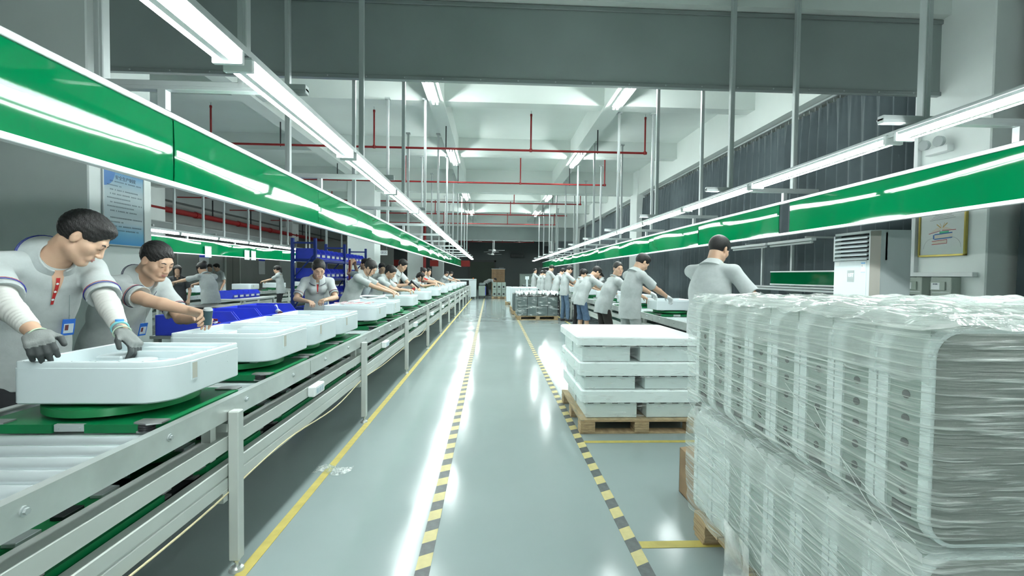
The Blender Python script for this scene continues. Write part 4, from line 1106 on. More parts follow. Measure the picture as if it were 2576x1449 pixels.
small_stack(1.75, 25.6, 1, .55, .5, .9, DG, 'dark grey cabinet far on the right of the aisle', pal=False, z=.0, seam=False, kind='cabinet')
small_stack(1.9, 30.2, 2, 1.0, .7, 1.5, UM, 'tall pale wrapped cabinets beyond the far curtain', pal=False, z=0, seam=False, kind='cabinet')
tag(MB().cyl((1.6, 20.4, .0), (1.6, 20.4, 1.22), .04, n=12).cyl((1.6, 20.4, 1.22), (1.6, 20.4, 1.36), .085, n=12).build('white_stand', PLAS), 'white thin stand rising behind the white units', 'stand')
# ---- cartons far away
r0 = None
r = empty('carton_pile_pallet', (.5, 33.4, 0), 0, 'low wooden pallet under the far brown carton pile', 'pallet'); MB().box(-.5, .5, -.45, .45, .001, .12).build('deck_board', WOODL, r)
for k in range(3):
    for j in range(6):
        q = empty('brown_carton', (.18 + k * .32, 33.3, .121 + j * .285), 0, 'brown carton in the far pile, %s column, %s layer up' % (('left', 'middle', 'right')[k], NTH[j]), 'carton', 'brown cartons in the far pile')
        MB().box(-.157, .157, -.3, .3, .001, .28, bev=.004).build('carton_body', CARD, q); MB().box(-.157, .157, -.302, -.3, .135, .143).build('tape', mat('packing_tape', (.38, .27, .16), .3), q)
tag(MB().box(.0, 1.0, 33.0, 33.6, 1.835, 1.86, bev=.004).build('white_board', WHT), 'white board lying on top of the far brown carton pile', 'board')
# ---- far wall: roller gate, doors, signs
r = empty('door_1', (-.75, 45.85, 0)); r['kind'] = 'structure'
MB().box(-1.35, 1.05, -.02, .02, 0, 2.7).build('gate_leaf', mat('gate_green', (.085, .11, .085), .6), r)
m = MB(); m.box(-1.5, -1.35, -.06, .04, 0, 2.85); m.box(1.05, 1.2, -.06, .04, 0, 2.85); m.box(-1.5, 1.2, -.06, .04, 2.7, 2.9); m.build('gate_frame', mat('frame_dark', (.10, .11, .11), .5), r)
for k, (x, w) in enumerate(((1.0, .5), (5.0, .5))):
    tag(MB().box(x - .25, x + .25, 45.86, 45.88, 1.5, 2.2).build('notice', mat('notice_grey', (.3, .33, .33), .5)), 'small grey notice on the far wall, %s of the cartons' % ('left' if k == 0 else 'right'), 'notice')
tag(MB().box(1.9, 3.2, 45.5, 45.88, 3.2, 3.5, bev=.02).build('wall_unit', mat('dark_vent', (.05, .06, .06), .4)), 'dark wall unit high on the far wall', 'air conditioner')
for k, (x, y) in enumerate(((.2, 33.3), (.15, 35.8), (.1, 39.6))):
    r = empty('ceiling_fan', (x, y, 3.2), 0, 'ceiling fan hanging beyond the far smoke curtain, %s' % ('nearest', 'middle', 'furthest')[k], 'fan')
    m = MB().cyl((0, 0, .05), (0, 0, 2.03), .02, n=8); m.build('down_rod', ALU, r); MB().cyl((0, 0, -.06), (0, 0, .06), .13, .10, n=16).build('motor', WHT, r)
    for a in range(3):
        t = a * 2 * PI / 3 + k; c_, s_ = math.cos(t), math.sin(t); m = MB()
        pts = [(q * c_ - w * s_, q * s_ + w * c_, 0) for q, w in ((.12, -.05), (.75, -.07), (.75, .07), (.12, .05))]; m.add(pts + [(p[0], p[1], .01) for p in pts], [(3, 2, 1, 0), (4, 5, 6, 7), (0, 1, 5, 4), (1, 2, 6, 5), (2, 3, 7, 6), (3, 0, 4, 7)]); m.build('blade', WHT, r)
BAN = mat('banner_red', (.30, .02, .015), .6)
for k, (x0, x1) in enumerate(((-6.75, -5.45), (-4.0, -3.45), (-2.0, -1.4))):
    q_ = MB().box(x0, x1, 29.98, 30.0, 1.93, 2.33); q_.cyl((x0 + .1, 29.99, 2.3), (x0 + .1, 29.99, ZC), .006, n=5); q_.cyl((x1 - .1, 29.99, 2.3), (x1 - .1, 29.99, ZC), .006, n=5)
    tag(q_.build('banner', BAN), 'red banner hanging far behind the left workers, %s of three' % ('left', 'middle', 'right')[k], 'banner')
r = empty('hanging_sign', (-4.70, 20.0, 2.31), 0, 'white hanging sign with dark characters above the left workers', 'sign')
MB().box(-.21, .21, -.01, .01, -.1, .1).build('sign_board', WHT, r); text('lettering', '包装区', .13, (0, -.012, 0), (PI / 2, 0, 0), mat('print_dark', (.03, .04, .12), .6), r)
m = MB(); m.cyl((-.18, 0, .1), (-.18, 0, 2.43), .004, n=5); m.cyl((.18, 0, .1), (.18, 0, 2.43), .004, n=5); m.build('wire', ALU, r)
# ---- machine at the end of the left conveyor
r = empty('end_machine', (-1.6, 27.0, 0), 0, 'white frame machine with orange lamps at the far end of the left conveyor', 'machine')
m = MB(); m.box(.3, .72, -.35, .5, .12, 1.12, bev=.01); m.box(-.75, -.45, -.35, .5, .12, 1.12, bev=.01); m.box(-.75, .72, -.35, .5, 1.08, 1.16, bev=.01); m.build('cabinet_frame', PLAS, r)
for x in (.36, .66, -.7, -.5):
    for y in (-.3, .45): MB().cyl((x, y, .001), (x, y, .13), .025, n=10).build('leg', STEEL, r)
for x in (.55, -.6): MB().cyl((x, -.2, 1.16), (x, -.2, 1.23), .035, n=12).build('warning_lamp', mat('lamp_orange', (.7, .16, .03), .4), r)
r = empty('trolley', (-.55, 27.6, 0), 0, 'grey trolley with a blue side beside the white end machine', 'trolley')
MB().box(-.2, .2, -.4, .4, .15, .75, bev=.02).build('cabinet_body', UM, r); MB().box(.2, .23, -.3, .3, .2, .7).build('side_panel', BLUEB, r); MB().box(-.18, .18, -.36, .36, .76, .92, bev=.04).build('tray', TEALG, r)
for x in (-.15, .15):
    for y in (-.3, .3): MB().cyl((x - .015, y, .07), (x + .015, y, .07), .07, n=12).cyl((x, y, .07), (x, y, .16), .012, n=6).build('caster', BLACK, r)
# ---- the tall air conditioner
r = empty('air_conditioner', (3.92, 4.55, 0), 0, 'tall white floor-standing air conditioner with open louvres', 'air conditioner')
x0, x1, ya, yb, H_ = -.18, .18, -.25, .30, 1.885
m = MB(); P_ = [(x1, ya + .0), (x1, yb), (x0 + .02, yb), (x0, yb - .02), (x0, ya + .06), (x0 + .05, ya)]
n = len(P_); m.prism(P_, .05, 1.59); m.prism(P_, H_ - .025, H_); m.box(x0 + .10, x1, ya, yb, 1.59, H_ - .025); m.box(x0, x0 + .10, yb - .02, yb, 1.59, H_ - .025); m.box(x0 + .06, x0 + .11, ya + .001, ya + .03, 1.59, H_ - .025)
m.add([(x0, ya + .08, 1.59), (x0, ya + .06, 1.59), (x0 + .05, ya, 1.59), (x0 + .12, ya, 1.59), (x0, ya + .08, H_ - .025), (x0, ya + .06, H_ - .025), (x0 + .05, ya, H_ - .025), (x0 + .12, ya, H_ - .025)], [(0, 1, 5, 4), (1, 2, 6, 5), (2, 3, 7, 6)])
m.build('cabinet_body', mat('ac_white', (.66, .73, .73), .3), r)
MB().box(x0 - .004, x0 + .01, ya + .10, yb - .02, .12, 1.588, bev=.003).build('front_panel', PLAS, r)
m = MB(); m.add([(x0 - .003, ya + .062, .1), (x0 + .05, ya - .003, .1), (x0 + .05, ya - .003, H_ - .01), (x0 - .003, ya + .062, H_ - .01)], [(0, 1, 2, 3)]); m.build('corner_strip', mat('taupe', (.38, .37, .33), .45), r)
MB().box(x0 + .06, x0 + .10, ya + .1, yb - .03, 1.59, H_ - .025).build('outlet_cavity', DARK, r)
for k in range(6):
    z = 1.612 + k * .043; m = MB(); m.add([(x0 - .005, ya + .10, z), (x0 - .005, yb - .02, z), (x0 + .045, yb - .02, z + .018), (x0 + .045, ya + .10, z + .018), (x0 - .005, ya + .10, z - .018), (x0 - .005, yb - .02, z - .018), (x0 + .04, yb - .02, z + .010), (x0 + .04, ya + .10, z + .010)],
          [(0, 1, 2, 3), (7, 6, 5, 4), (4, 5, 1, 0), (3, 2, 6, 7), (0, 3, 7, 4), (1, 5, 6, 2)]); m.build('louvre', PLAS, r)
MB().box(x0 - .006, x0 - .003, .0, .09, 1.37, 1.49).build('display', mat('display_grey', (.40, .46, .46), .2), r)
text('display_digits', '15T', .05, (x0 - .0075, .045, 1.44), (PI / 2, 0, -PI / 2), mat('display_light', (.9, 1, 1), .4, emis=(.9, 1, 1), estr=.8), r)
m = MB(); m.box(x0 - .0058, x0 - .0042, -.135, -.085, 1.555, 1.567); m.box(x0 - .0058, x0 - .0042, -.135, -.085, 1.468, 1.472); m.build('label_blue', mat('label_blue', (.15, .42, .75), .5), r)
m = MB(); m.box(x0 - .0053, x0 - .0042, -.135, -.085, 1.472, 1.555); m.box(x0 - .0053, x0 - .0042, .20, .26, 1.54, 1.58); m.build('label_white', WHT, r)
text('label_digit', '1', .035, (x0 - .0065, -.10, 1.535), (PI / 2, 0, -PI / 2), mat('print_grey', (.15, .17, .17), .6), r)
MB().box(x0 + .01, x1 - .01, ya + .02, yb - .02, .001, .05).build('plinth', TEALG, r)
# ---- workbench against the curtains
r = empty('workbench', (4.55, 6.8, 0), 0, 'unused workbench with a green back board and unlit tubes before the curtains', 'workbench')
MB().box(-.40, .35, -1.15, 1.2, .76, .80, bev=.004).build('table_top', WHT, r)
for x in (-.36, .31):
    for y in (-1.1, 1.15): MB().box(x - .02, x + .02, y - .02, y + .02, .001, .76).build('leg', ALU, r)
for y in (-1.1, .35, 1.15): MB().box(.26, .30, y - .02, y + .02, .80, 2.0).build('upright', ALU, r)
MB().box(-.15, .30, -1.2, 1.05, 1.255, 1.275).build('shelf', WHT, r); MB().box(-.17, -.14, -1.2, 1.0, 1.215, 1.245).build('shelf_rail', ALU, r)
for y in (-1.0, .1, .9): m = MB(); m.add([(.28, y, 1.25), (-.1, y, 1.25), (.28, y, 1.08), (.28, y + .006, 1.25), (-.1, y + .006, 1.25), (.28, y + .006, 1.08)], [(0, 1, 2), (5, 4, 3), (1, 4, 5, 2)]); m.build('shelf_bracket', TEALG, r)
MB().box(.10, .106, -1.19, .62, 1.31, 1.50).build('back_board', GREEN, r); MB().box(.09, .115, -1.19, .62, 1.495, 1.515).build('board_rail', WHT, r); MB().box(.09, .115, -1.19, .62, 1.29, 1.312).build('board_rail', WHT, r)
for y0_, y1_ in ((-.75, .25), (.30, 1.35)):
    q = MB().box(-.20, -.13, y0_, y1_, 1.92, 1.96, bev=.004).build('lamp_housing', WHT, r); MB().cyl((-.165, y0_ + .03, 1.90), (-.165, y1_ - .03, 1.90), .016, n=10).build('unlit_tube', WHT, q)
for y in (-.6, .9): MB().box(-.18, .28, y - .015, y + .015, 1.965, 1.99).build('lamp_arm', ALU, r)
# ---- things on the right column
XC = 5.24
r = empty('framed_poster', (XC - .02, 5.09, 1.9), 0, 'gold framed poster with a drawing of stacked books on the right column', 'poster')
m = MB(); h0, h1, w0, w1 = -.225, .30, -.275, .285
for a, b, c, d in ((w0, w1, h0, h0 + .022), (w0, w1, h1 - .022, h1), (w0, w0 + .022, h0, h1), (w1 - .022, w1, h0, h1)): m.box(-.012, .019, a, b, c, d, bev=.003)
m.build('frame', mat('gold', (.52, .43, .12), .3, metal=.7), r); MB().box(.0, .018, w0 + .01, w1 - .01, h0 + .01, h1 - .01).build('sheet', mat('poster_sheet', (.72, .77, .75), .12), r)
def flat(name, quads, m_, par, x=-.0015):
    mb = MB()
    for q in quads:
        a = [(x, y, z) for y, z in q]; mb.add(a, [tuple(range(len(a)))])
    return mb.build(name, m_, par)
def bar(y0, z0, y1, z1, w):   # strip between two points in the poster plane
    dy, dz = y1 - y0, z1 - z0; L = math.hypot(dy, dz); ny, nz = -dz / L * w / 2, dy / L * w / 2
    return [(y0 + ny, z0 + nz), (y1 + ny, z1 + nz), (y1 - ny, z1 - nz), (y0 - ny, z0 - nz)]
flat('book_lines_red', [bar(.16, .045, .02, .072, .006), bar(.0, .075, -.16, .072, .006), bar(.12, -.045, -.06, -.033, .006), bar(.12, -.083, -.06, -.075, .006), bar(-.06, -.033, -.06, -.075, .004)], mat('ink_red', (.45, .03, .03), .5), r)
flat('book_blue', [bar(.09, .032, -.12, .043, .012), bar(.09, -.022, -.12, -.012, .012), bar(.098, .03, .098, -.02, .016)], mat('ink_blue', (.05, .16, .42), .5), r)
flat('book_green', [bar(.03, .052, -.08, .056, .024)], mat('ink_green', (.10, .50, .28), .5), r)
flat('pages', [bar(.085, .006, -.12, .012, .04), [(.14, .06), (.02, .08), (.0, .115), (.06, .11)], [(-.12, .08), (-.0, .08), (.0, .115), (-.05, .11)], bar(.11, -.064, -.055, -.054, .03)], mat('ink_cream', (.66, .62, .52), .5), r, -.001)
flat('wheat', [bar(.065, .150, .015, .108, .010), bar(-.06, .158, -.01, .110, .010), bar(.03, .16, .01, .12, .004), bar(-.03, .165, -.01, .12, .004)], mat('ink_gold', (.55, .36, .10), .5), r)
flat('print_lines', [bar(.15 - .02 * k, .20 + .018 * k, -.15 + .02 * k, .215 + .018 * k, .004) for k in range(4)] + [bar(.19 - .07 * k, .268 + .003 * k, .15 - .07 * k, .270 + .003 * k, .012) for k in range(6)], mat('ink_grey', (.22, .24, .24), .5), r)
m = MB()
for sg in (-1, 1):
    pts = [(-.0016, sg * (.11 + .11 * math.sin(t / 9 * PI / 2)), .0 - .12 * (1 - math.cos(t / 9 * PI / 2)) - .01) for t in range(10)]; m.tube(pts, .0009, 4)
m.build('arc_lines', MATS['ink_grey'], r)
for k, y in enumerate((5.34, 4.99)):
    r = empty('switch_box', (XC - .06, y, 1.33), 0, 'grey electrical box with a paper label on the right column, %s one' % ('left' if k == 0 else 'right'), 'electrical box')
    MB().box(-.055, .059, -.12, .12, -.11, .10, bev=.004).build('box_body', mat('box_grey', (.42, .48, .43), .5), r)
    MB().box(-.07, -.055, -.06, .115, -.05, .05, bev=.004).build('cover', mat('box_grey2', (.36, .42, .37), .45), r)
    MB().box(-.0715, -.07, .0, .10, -.04, .04).build('paper_label', WHT, r); text('print', '配电箱', .018, (-.073, .05, .022), (PI / 2, 0, -PI / 2), MATS['print_dark'], r)
    MB().box(-.0575, -.0555, -.10, .10, -.075, -.07).build('slot', LG, r)
r = empty('cable_trunking', (XC - .03, 5.1, 1.46), 0, 'white cable trunking above the two grey electrical boxes', 'trunking')
MB().box(-.03, .029, -.40, .37, -.022, .03, bev=.004).build('trunk', WHT, r); MB().box(-.02, .029, .30, .35, .03, 2.9).build('riser_trunk', WHT, r); MB().box(-.03, .029, -.35, .37, -.28, -.245, bev=.004).build('lower_trunk', WHT, r)
r = empty('emergency_light', (XC - .05, 5.13, 2.90), 0, 'twin-headed emergency light high on the right column', 'emergency light')
MB().box(-.03, .049, -.13, .15, -.03, .05, bev=.008).build('battery_box', WHT, r)
for y in (-.05, .13):
    q = MB().cyl((-.03, y, .10), (-.075, y, .095), .055, .062, n=20).build('lamp_head', mat('lamp_glass', (.6, .66, .66), .12, metal=.4), r); MB().cyl((-.02, y, .04), (-.02, y, .09), .012, n=8).build('neck', WHT, q)
# ---- poster on the left column
XL = -4.25
r = empty('wall_poster', (XL + .012, 5.50, 2.1), 0, 'blue and white printed safety rules poster in a silver frame on the left column', 'poster')
m = D.materials.new('poster_gradient'); m.use_nodes = True; nt = m.node_tree; b = nt.nodes['Principled BSDF']; b.inputs['Roughness'].default_value = .10
tc = nt.nodes.new('ShaderNodeTexCoord'); sp = nt.nodes.new('ShaderNodeSeparateXYZ'); nt.links.new(tc.outputs['Object'], sp.inputs[0]); mr = nt.nodes.new('ShaderNodeMapRange'); mr.inputs[1].default_value = -.40; mr.inputs[2].default_value = .42
nt.links.new(sp.outputs['Z'], mr.inputs[0]); cr = nt.nodes.new('ShaderNodeValToRGB'); el_ = cr.color_ramp.elements; el_[0].color = (.10, .36, .72, 1); el_[1].color = (.12, .30, .52, 1)
for p_, c_ in ((.16, (.26, .56, .78)), (.32, (.55, .66, .70)), (.72, (.50, .60, .62)), (.9, (.30, .46, .58))): e = el_.new(p_); e.color = (*c_, 1)
nt.links.new(mr.outputs[0], cr.inputs[0]); nt.links.new(cr.outputs[0], b.inputs['Base Color'])
MB().box(-.010, .0, -.29, .29, -.40, .42).build('sheet', m, r)
m = MB()
for a, b_, c, d in ((-.30, .30, -.415, -.40), (-.30, .30, .42, .435), (-.30, -.285, -.41, .43), (.285, .30, -.41, .43)): m.box(-.012, .008, a, b_, c, d, bev=.003)
m.build('frame', ALU, r)
INK = mat('poster_ink', (.04, .07, .10), .5)
text('title', '安全生产制度', .050, (.0015, .02, .352), (PI / 2, 0, PI / 2), INK, r)
m = MB(); rr = random.Random(3); z = .305
for k, (a, b_) in enumerate(((-.20, .25), (-.24, -.05), (-.20, .20), (-.20, .25), (-.24, .08), (-.20, .25), (-.24, .13), (-.20, .18), (-.20, .25), (-.24, -.02), (-.20, .25), (-.24, .2))):
    zz = .300 - k * .047 - (.03 if k > 7 else 0); y = a
    while y < b_:
        w = .012 + rr.random() * .004
        for q in range(3): m.box(.0005, .0012, y, y + w * .8, zz + q * .005, zz + q * .005 + .0022)
        m.box(.0005, .0012, y + w * .3, y + w * .42, zz, zz + .014)
        y += w * (1.15 if rr.random() > .12 else 2.2)
m.build('printed_lines', INK, r)['kind'] = 'stuff'
m = MB(); pts = []
for t in range(13): a = PI / 2 * t / 12; pts.append((.0008, -.29 + .16 * math.cos(a) * (1), .42 - .18 * math.sin(a)))
for i in range(12): m.add([pts[i], pts[i + 1], (.0008, -.29, .42)], [(0, 1, 2)])
m.build('corner_motif', mat('poster_blue', (.06, .20, .48), .3), r)
# ---- scrap of film on the floor, papers hanging by the second line
r = empty('film_scrap', (-1.10, 3.26, .0), 0, 'crumpled scrap of clear film lying on the yellow floor line', 'plastic film')
MB().grid(lambda u, v: (-.14 + .26 * u, -.06 + .12 * v + .03 * math.sin(u * 7), .004 + .05 * abs(wob(u * 6, v * 6)) * math.sin(PI * u) * math.sin(PI * v) + .001), 60, 30).build('film', film_mat('film_scrap', .12, .6, (30, 30, 30), (0, 0, 0), .45, .65, bdist=.01), r)
for k, y in enumerate((12.95, 14.95, 15.35, 18.4)):
    r = empty('hanging_paper', (-7.78, y, 1.95), 0, 'white paper in a clear sleeve hung on the second line, %s' % ('nearest', 'second', 'third', 'furthest')[k], 'paper')
    MB().box(-.002, .002, -.13, .13, -.13, .13).build('sheet', WHT, r); MB().box(.003, .004, -.15, .15, -.15, .16).build('clear_sleeve', mat('clear_plastic', (.8, .9, .9), .1, alpha=.25), r)
# ---- blue racking with bins
r = empty('blue_rack', (-3.38, 8.42, 0), 0, 'blue steel rack with shelves of blue bins behind the young woman', 'rack')
for y in (0, 1.66, 3.32):
    for x in (-.20, .20):
        m = MB(); m.box(x - .022, x + .022, y - .03, y + .03, .001, 2.03); m.build('upright', BLUER, r)
    m = MB()
    for z0_, z1_ in ((.75, 1.30), (1.30, 1.75)):
        m.tube([(-.2, y, z0_), (.2, y, z1_)], .014, 6)
    for z_ in (.30, .75, 1.93): m.box(-.2, .2, y - .015, y + .015, z_, z_ + .03)
    m.build('brace', BLUER, r)
SZ = (.60, .92, 1.30, 1.66)
for z in SZ:
    for y in (0, 1.66): MB().box(-.21, .21, y + .03, y + 1.63, z - .05, z, bev=.004).build('shelf', BLUER, r)
for k, (y, z, h) in enumerate(((1.66, 1.25, .28), (1.66, 1.62, .0))):
    if h: MB().box(.225, .229, y - .04, y + .04, z - .25, z + .05).build('paper_tag', WHT, r)
MB().box(.225, .229, 1.62, 1.70, 1.33, 1.60).build('paper_tag', WHT, r)
def bin_proto(w, d, h, m_, tagm=True, nm='storage_bin'):
    r = empty(nm, (0, 0, 0), 0, 'x', 'bin'); t = .006; f = h * .55
    m = MB(); m.box(-d / 2, d / 2, -w / 2, w / 2, 0, t)
    m.box(-d / 2, -d / 2 + t, -w / 2, w / 2, 0, h)
    for s_ in (-1, 1):
        y = s_ * (w / 2 - t / 2); a = [(-d / 2, y - t / 2, 0), (d / 2 - .03, y - t / 2, 0), (d / 2, y - t / 2, f), (d / 2 - .06, y - t / 2, h), (-d / 2, y - t / 2, h)]
        b = [(p[0], p[1] + t, p[2]) for p in a]; m.add(a + b, [(0, 1, 2, 3, 4), (9, 8, 7, 6, 5)] + [(i, 5 + i, 5 + (i + 1) % 5, (i + 1) % 5) for i in range(5)])
    a = [(d / 2 - .03, -w / 2, 0), (d / 2 - .03, w / 2, 0), (d / 2, w / 2, f), (d / 2, -w / 2, f)]; b = [(p[0] - t, p[1], p[2]) for p in a]
    m.add(a + b, [(0, 1, 2, 3), (7, 6, 5, 4), (2, 6, 7, 3)]); m.box(d / 2 - .004, d / 2 + .008, -w / 2, w / 2, f - .01, f)
    m.build('bin_shell', m_, r)
    if tagm: MB().box(d / 2 - .006, d / 2 + .002, -w * .3, w * .3, f - .07, f - .025).build('label_card', WHT, r)
    return r
BP = bin_proto(.245, .36, .19, BLUEB); usedb = False
for L, z in enumerate(SZ):
    for k in range(12):
        y = 8.42 + .18 + (k % 6) * .265 + (1.66 if k > 5 else 0)
        lab = 'blue bin on the blue rack, %s shelf, %s bay, %s from the camera' % (('lowest', 'second', 'third', 'top')[L], 'near' if k < 6 else 'far', ('first', 'second', 'third', 'fourth', 'fifth', 'sixth')[k % 6])
        if not usedb: BP.location = (-3.37, y, z + .001); BP['label'] = lab; BP['group'] = 'blue bins on the rack'; usedb = True
        else: clone(BP, (-3.37, y, z + .001), lab, 'blue bins on the rack')
# ---- blue bins on a low table behind the left conveyor
r = empty('side_table', (-2.58, 4.75, 0), 0, 'low steel table behind the left conveyor holding blue crates', 'table')
MB().box(-.24, .24, -.85, .72, .84, .865).build('table_top', STEEL, r)
for x in (-.21, .21):
    for y in (-.8, .68): MB().box(x - .02, x + .02, y - .02, y + .02, .001, .84).build('leg', PAINT, r)
CP = bin_proto(.39, .46, .17, BLUEB, False, 'blue_crate')
for k, y in enumerate((4.12, 4.54, 4.96, 5.37)):
    lab = 'blue crate on the table behind the left conveyor, %s' % ('nearest the camera', 'second', 'third', 'furthest')[k]
    if k == 0: CP.location = (-2.56, y, .866); CP['label'] = lab; CP['group'] = 'blue crates'
    else: clone(CP, (-2.56, y, .866), lab, 'blue crates')
r = empty('wire_bundle', (-2.5, 4.12, .875), 0, 'red and white wire bundles lying in the nearest blue crate', 'wires')
for c in range(6): MB().tube([(.10 * math.cos(t * .8 + c) + .02 * c - .05, .10 * math.sin(t * .8 + c * 2), .01 + .02 * c + .006 * math.sin(t)) for t in range(12)], .006, 6).build('wire', RED if c % 2 else WHT, r)
# ---- wires and hose on the fifth and sixth casings
PINK = mat('wire_pink', (.75, .35, .38), .5)
r = empty('wire_bundle', (-1.6, UP[4], 1.045), 0, 'thin pink wires lying across the white casing before the young woman', 'wires')
rr = random.Random(5)
for c in range(9): MB().tube([(-.2 + .4 * t / 9 + .02 * math.sin(t * 1.3 + c), -.18 + .04 * c + .04 * math.sin(t * .9 + c), .006 + .012 * abs(math.sin(t * .7 + c))) for t in range(10)], .003, 5).build('wire', PINK if c % 2 else WHT, r)
r = empty('white_hose', (-1.6, UP[5], 1.05), 0, 'white looped hose on the casing behind the pink wires', 'hose')
MB().tube([(.20 * math.cos(t * .5) * (1 - t * .02), .15 * math.sin(t * .5), .012 + .035 * abs(math.sin(t * .35))) for t in range(16)], .010, 8).build('hose_loop', WHT, r)
# ---- electric scanner lying at the crates
r = empty('hand_tool', (-2.28, 5.05, .93), .6, 'white hand tool with a dark red nose lying beside the blue crates', 'tool')
MB().cyl((0, 0, .03), (0, .16, .045), .028, n=12).build('tool_body', WHT, r); MB().cyl((0, -.07, .028), (0, 0, .03), .022, .027, n=12).build('nose', mat('nose_dark', (.10, .02, .02), .4), r); MB().tube([(0, .15, .05), (0, .24, .10), (0, .34, .08), (0, .36, -.02)], .014, 8).build('hose_end', WHT, r)
# ---- tables and carts between the lines
def cart(x, y, w, d, z, label, m_, name='cart', depth=.05):
    r = empty(name, (x, y, 0), 0, label, name.split('_')[-1])
    m = MB(); m.box(-w / 2, w / 2, -d / 2, d / 2, z - depth, z, bev=.01); m.build('top', m_, r)
    for sx in (-1, 1):
        for sy in (-1, 1): MB().box(sx * (w / 2 - .03) - .02, sx * (w / 2 - .03) + .02, sy * (d / 2 - .03) - .02, sy * (d / 2 - .03) + .02, .001, z - depth).build('leg', PAINT if m_ is not BLACK else BLACK, r)
    MB().box(-w / 2 + .03, w / 2 - .03, -d / 2 + .03, d / 2 - .03, .22, .24).build('lower_shelf', TEALG, r)
    return r
cart(-6.3, 11.9, .9, 1.5, .76, 'grey work table beside the second line with blue bins on it', PAINT, 'work_table')
TP = clone(BP, (-6.35, 11.35, .761), 'blue bin on the grey work table, first from the camera', 'blue bins on the work table', rz=PI / 2 * 0)
for k in range(1, 5): clone(BP, (-6.35, 11.35 + .26 * k, .761), 'blue bin on the grey work table, %s from the camera' % ('first', 'second', 'third', 'fourth', 'fifth')[k], 'blue bins on the work table')
cart(-4.95, 8.35, .8, .8, .80, 'black topped cart standing between the lines, nearer one', BLACK)
cart(-4.6, 9.9, .7, .7, .74, 'black topped cart standing between the lines, further one', BLACK)
for k, (x, y) in enumerate(((-4.6, 7.4), (-5.7, 11.5), (-4.1, 10.2))):
    r = empty('blue_stool', (x, y, 0), 0, 'blue plastic stool between the lines, %s' % ('left one below the black cart', 'middle one by the work table', 'right one by the rack')[k], 'stool')
    MB().box(-.17, .17, -.17, .17, .46, .49, bev=.01).build('seat', BLUEB, r)
    for sx in (-1, 1):
        for sy in (-1, 1): MB().tube([(sx * .14, sy * .14, .47), (sx * .18, sy * .18, .001)], .018, 6).build('leg', BLUEB, r)
# ---- far left wall doors and notices
for k, (y, w) in enumerate(((18.5, 1.8), (23.5, 1.2))):
    r = empty('door_%d' % (k + 2), (X0 + .02, y, 0)); r['kind'] = 'structure'
    MB().box(0, .05, -w / 2, w / 2, 0, 2.2).build('door_leaf', mat('door_grey', (.22, .23, .21), .5), r); MB().box(.05, .055, -.01, .01, 0, 2.2).build('gap', DARK, r); m = MB(); m.box(0, .08, -w / 2 - .08, -w / 2, 0, 2.28); m.box(0, .08, w / 2, w / 2 + .08, 0, 2.28); m.box(0, .08, -w / 2, w / 2, 2.2, 2.28); m.build('door_frame', PAINT, r)
for k, y in enumerate((16.6, 21.3, 26.5)):
    r = empty('wall_notice', (X0 + .02, y, 1.75), 0, 'white and blue notice on the far left wall, %s' % ('nearest', 'middle', 'furthest')[k], 'notice'); MB().box(0, .01, -.35, .35, -.45, .45).build('sheet', WHT, r); MB().box(.01, .012, -.35, .35, .3, .45).build('header', BLUEB, r)
st('wall_partition', MB().box(-13, -6.2, 29.3, 29.4, 0, 3.4), mat('partition', (.17, .18, .17), .7))
# ---------------------------------------------------------------- the workers
NAV = (.02, .022, .025); GREYT = (.33, .36, .35); JEAN = (.07, .12, .20)
DN = mat('glove_grey', (.22, .235, .23), .9, bump=.6, bscale=200); GW = mat('glove_white', (.75, .79, .8), .8, bump=.6, bscale=150)
# 1: gloved man at the nearest casing
i1 = human('man in grey polo with pale arm sleeves and grey gloves bending over the nearest casing', -2.30, 2.38, -108, h=1.80, lean=17, curl=14, vox=.0045, wide=1.02,
      hands=[(-1.70, 2.20, 1.085), (-1.77, 1.88, 1.115)], elbows=[(-.6, -.5, -.7), (.8, -.5, -.5)], hp=40, hy=44, hr=0, hair='short', necklean=30, curlf=(.35, .7), gloves=(DN, DN),
      palm=[(.1, .2, -1), (-.15, .25, -1)], handdir=[(.6, .1, -.6), (.80, -.85, -.30)])
trims(i1, 'blue'); strip(i1, 'skin_opening', skin_mat(), .02, .17, .060, .006); strip(i1, 'placket', mat('placket_red', (.42, .02, .02), .7), .05, .18, .016, .012, off=.0035)
for k in range(3):
    q = surf(i1, [i1['N'] - i1['d2'] * (.075 + .04 * k) * i1['s'] + i1['Xa'] * .002], .004)[0]; MB().cyl(q, q + i1['fwl'] * .0025, .0055, n=10).build('button', WHT, i1['root'])
badge(i1, -.085, .30)
slm = mat('arm_sleeve_cloth', (.60, .60, .57), .9, bump=1, bscale=1.0, bdist=.004)
for i in (0, 1):
    a, e, w_ = i1['SH'][i], i1['el'][i], i1['wr'][i]; s_ = SDF(); sc_ = 1.04; dv = nrm(e - a); fv = nrm(w_ - e); wE = w_ - fv * .055
    s_.cap(a + dv * .10, e, .052, .045, k=.02); s_.cap(e, e + (wE - e) * .3, .045, .0455, k=.02); s_.cap(e + (wE - e) * .3, wE + fv * .01, .0455, .034, k=.01)
    s_.keep(wE, fv)
    A_, F_, E_ = dv.astype(np.float32), fv.astype(np.float32), e.astype(np.float32)
    def nz(P_, A_=A_, F_=F_, E_=E_):
        q = P_ - E_; t = np.where(q @ F_ > 0, q @ F_, q @ A_); return np.float32(.0013) * np.sin(t * 300 + 2 * np.sin(t * 40) + q[:, 2] * 60)
    link('arm_sleeve', s_.mesh('arm_sleeve', .0042, slm, noise=nz), i1['root'])
w0, e0 = i1['wr'][0], i1['el'][0]; fv = nrm(w0 - e0)
